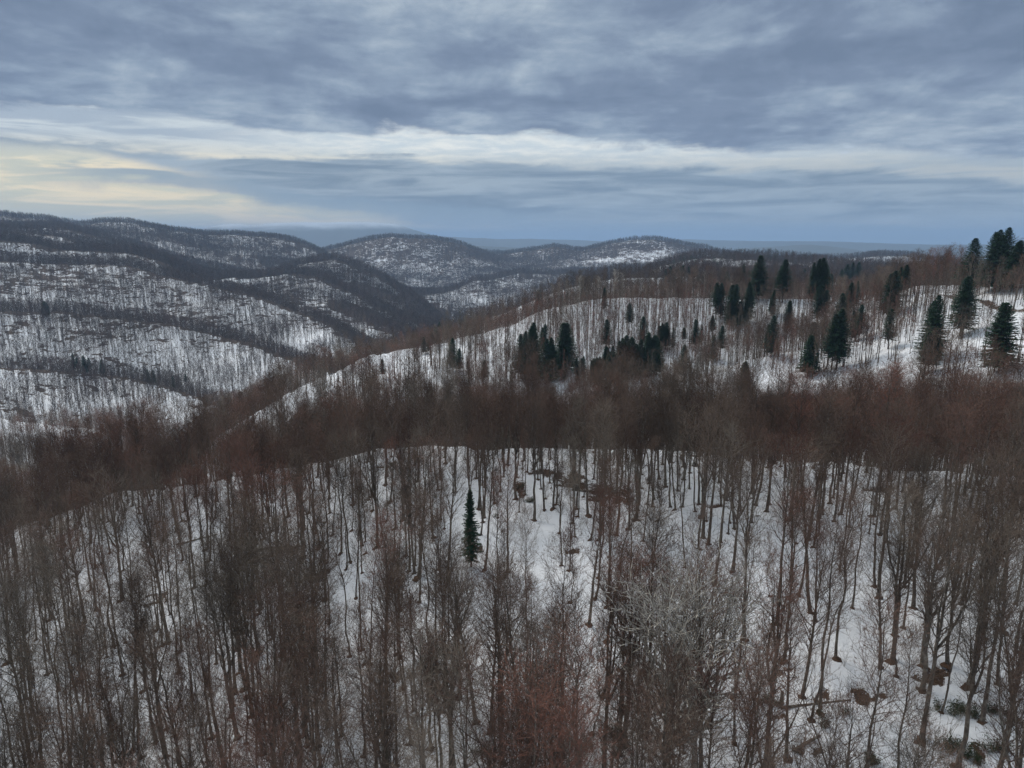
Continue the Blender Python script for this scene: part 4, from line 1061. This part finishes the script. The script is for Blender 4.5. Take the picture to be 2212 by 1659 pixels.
SHR = [(C4(1900, 1140), 1, 'behind a thick trunk at the bottom right'), (C4(1990, 1150), 1, 'in the middle of the bottom right row of shrubs'), (C4(2075, 1130), 1, 'right of a leaning trunk near the right edge'), (C4(2150, 1190), 0, 'close to the right edge above the bottom corner'),
       (C4(1880, 1290), 1, 'below the row of shrubs at the bottom right'), (C4(1960, 1325), 1, 'on the bottom edge between two thick trunks'), (C4(2110, 1310), 1, 'round a trunk foot in the bottom right corner'), (C4(1560, 1345), 1, 'brownish on the bottom edge right of an ivy clad trunk'),
       (C4(1330, 1150), 2, 'beside the fallen log at the lower right'), (C4(1440, 1140), 2, 'in front of a slim trunk near the fallen log'), (C4(1350, 1195), 2, 'low on open snow below the fallen log'), (C4(1100, 1085), 0, 'right of the pale trees'),
       (C4(430, 1240), 1, 'under the left pale tree'), (C4(300, 1290), 1, 'left of the pale trees on the bottom edge'), (C4(40, 165), 1, 'round the left end of the bare earth bank'), (C4(80, 225), 0, 'below the left end of the bare earth bank'),
       (C4(370, 225), 2, 'under the middle of the bare earth bank'), (C4(790, 70), 2, 'near the crest right of the earth bank'), (C3(1330, 520), 3, 'tall and loose left of the lone fir'), (C3(1880, 205), 2, 'small, just left of the lone fir'), (C3(1380, 410), 0, 'above the tall loose laurel left of the lone fir'),
       (C3(1700, 70), 0, 'on the crest above the lone fir'), (C3(2140, 290), 2, 'right of the lone fir'), (C3(2120, 1330), 1, 'at the bottom left of the pale trees')]
for i, ((px, py), v, wh) in enumerate(SHR):
    q = pix_ground(px, py, 40, 260)
    if q is None: continue
    for j in range(1 if v in (2, 3) else 3):
        r2 = random.Random(i * 7 + j)
        gx, gy = q[0] + (r2.uniform(-1.5, 1.5) if j else 0), q[1] + (r2.uniform(-1.0, 1.0) if j else 0)
        sz = r2.uniform(.8, 1.15) * (1 if j == 0 else .75)
        lb = ('dark green laurel bush ' if j == 0 else 'small side bush of the laurel ' if j == 1 else 'second side bush of the laurel ') + wh
        put_tree('laurel_bush', lau_m[v], gx, gy, float(ground(gx, gy)), sz, sz, (0, 0, r2.uniform(0, 6.28)), ' '.join(lb.replace(',', '').split()[:16]), 'shrub', 'evergreen laurels on the snow')
# fallen logs and stumps
def place_log(pa, pb, r0_, label, broken=False):
    A_, B_ = pix_ground(*pa, 40, 300), pix_ground(*pb, 40, 300)
    if not A_ or not B_: return
    rg = np.random.default_rng(int(pa[0])); k = 9; t = np.linspace(0, 1, k)
    X_ = A_[0] + (B_[0] - A_[0]) * t + rg.normal(0, .05, k); Y_ = A_[1] + (B_[1] - A_[1]) * t + rg.normal(0, .05, k)
    Z_ = ground(X_, Y_); Z_ = np.linspace(Z_[0], Z_[-1], k) * .7 + Z_ * .3 + r0_ * .6
    root = bpy.data.objects.new('fallen_log', None); COL.objects.link(root); root['label'] = label; root['category'] = 'log'
    root.location = (float(X_[0]), float(Y_[0]), float(Z_[0]))
    P_ = np.stack([X_ - X_[0], Y_ - Y_[0], Z_ - Z_[0]], -1)[None]; RR = (r0_ * (1 - .55 * t))[None]
    v_, f_ = cat([tubes(P_, RR, 8)]); mesh_obj('stem', v_, f_, m_bark, parent=root)
    Q_, R2_ = sprout(P_, RR, 7, .3, 1.0, 55, 1.3, 4, rg, up=.05, wob=.2); v_, f_ = cat([tubes(Q_, np.maximum(R2_, .02), 4)]); mesh_obj('branches', v_, f_, m_branch, parent=root)
place_log((1712, 1626), (1772, 1592), .28, 'mossy fallen log lying aslant on open snow at the lower right')
place_log((1100 / 2 + 1106 + 30, 1530), (1840, 1515), .20, 'thin fallen log beside the round brown patch at the lower right')
place_log((560, 1190), (660, 1180), .35, 'dark fallen log on the left snow slope above the laurel')
place_log((380, 1178), (470, 1155), .22, 'fallen log leaning downhill in the left wood')
place_log((1235, 1060), (1345, 1066), .30, 'fallen trunk along the bare earth bank under the crest')
place_log((960, 1460), (1010, 1440), .25, 'half hidden log in the dense low wood')
def stump(px, py, h_, r_, label):
    q = pix_ground(px, py, 40, 300)
    if not q: return
    rg = np.random.default_rng(int(px)); n_ = 12; th = np.arange(n_) / n_ * 2 * math.pi
    prof = [(-.3, 1.9), (0.05, 1.5), (.25, 1.1), (h_ * .6, .95), (h_, .85)]
    V = [np.stack([np.cos(th) * r_ * w_ * (1 + .12 * np.sin(3 * th + 1)), np.sin(th) * r_ * w_ * (1 + .12 * np.sin(3 * th + 1)), np.full(n_, z_) + (rg.uniform(-.12, .12, n_) if z_ == h_ else 0)], -1) for z_, w_ in prof]
    V = np.concatenate(V); i = np.arange(n_); F = np.concatenate([np.stack([i + n_ * j, (i + 1) % n_ + n_ * j, (i + 1) % n_ + n_ * (j + 1), i + n_ * (j + 1)], -1) for j in range(4)])
    root = bpy.data.objects.new('tree_stump', None); COL.objects.link(root); root['label'] = label; root['category'] = 'stump'; root.location = (q[0], q[1], float(ground(*q)))
    mesh_obj('bark', V, F, m_bark, parent=root)
    top = V[-n_:] - [0, 0, .03]; c_ = top.mean(0) - [0, 0, .05]
    mesh_obj('broken_top', np.concatenate([top, [c_]]), np.stack([i, (i + 1) % n_, np.full(n_, n_)], -1), m_litter, parent=root)
stump(1688, 1520, 1.7, .22, 'short broken stump beside a thick trunk at the lower right')
stump(1662, 1548, .7, .3, 'low stump by the brown bank near the pale trees')
stump(1300, 1085, 1.1, .22, 'grey stump below the bare earth bank')
print('done')
#@@END
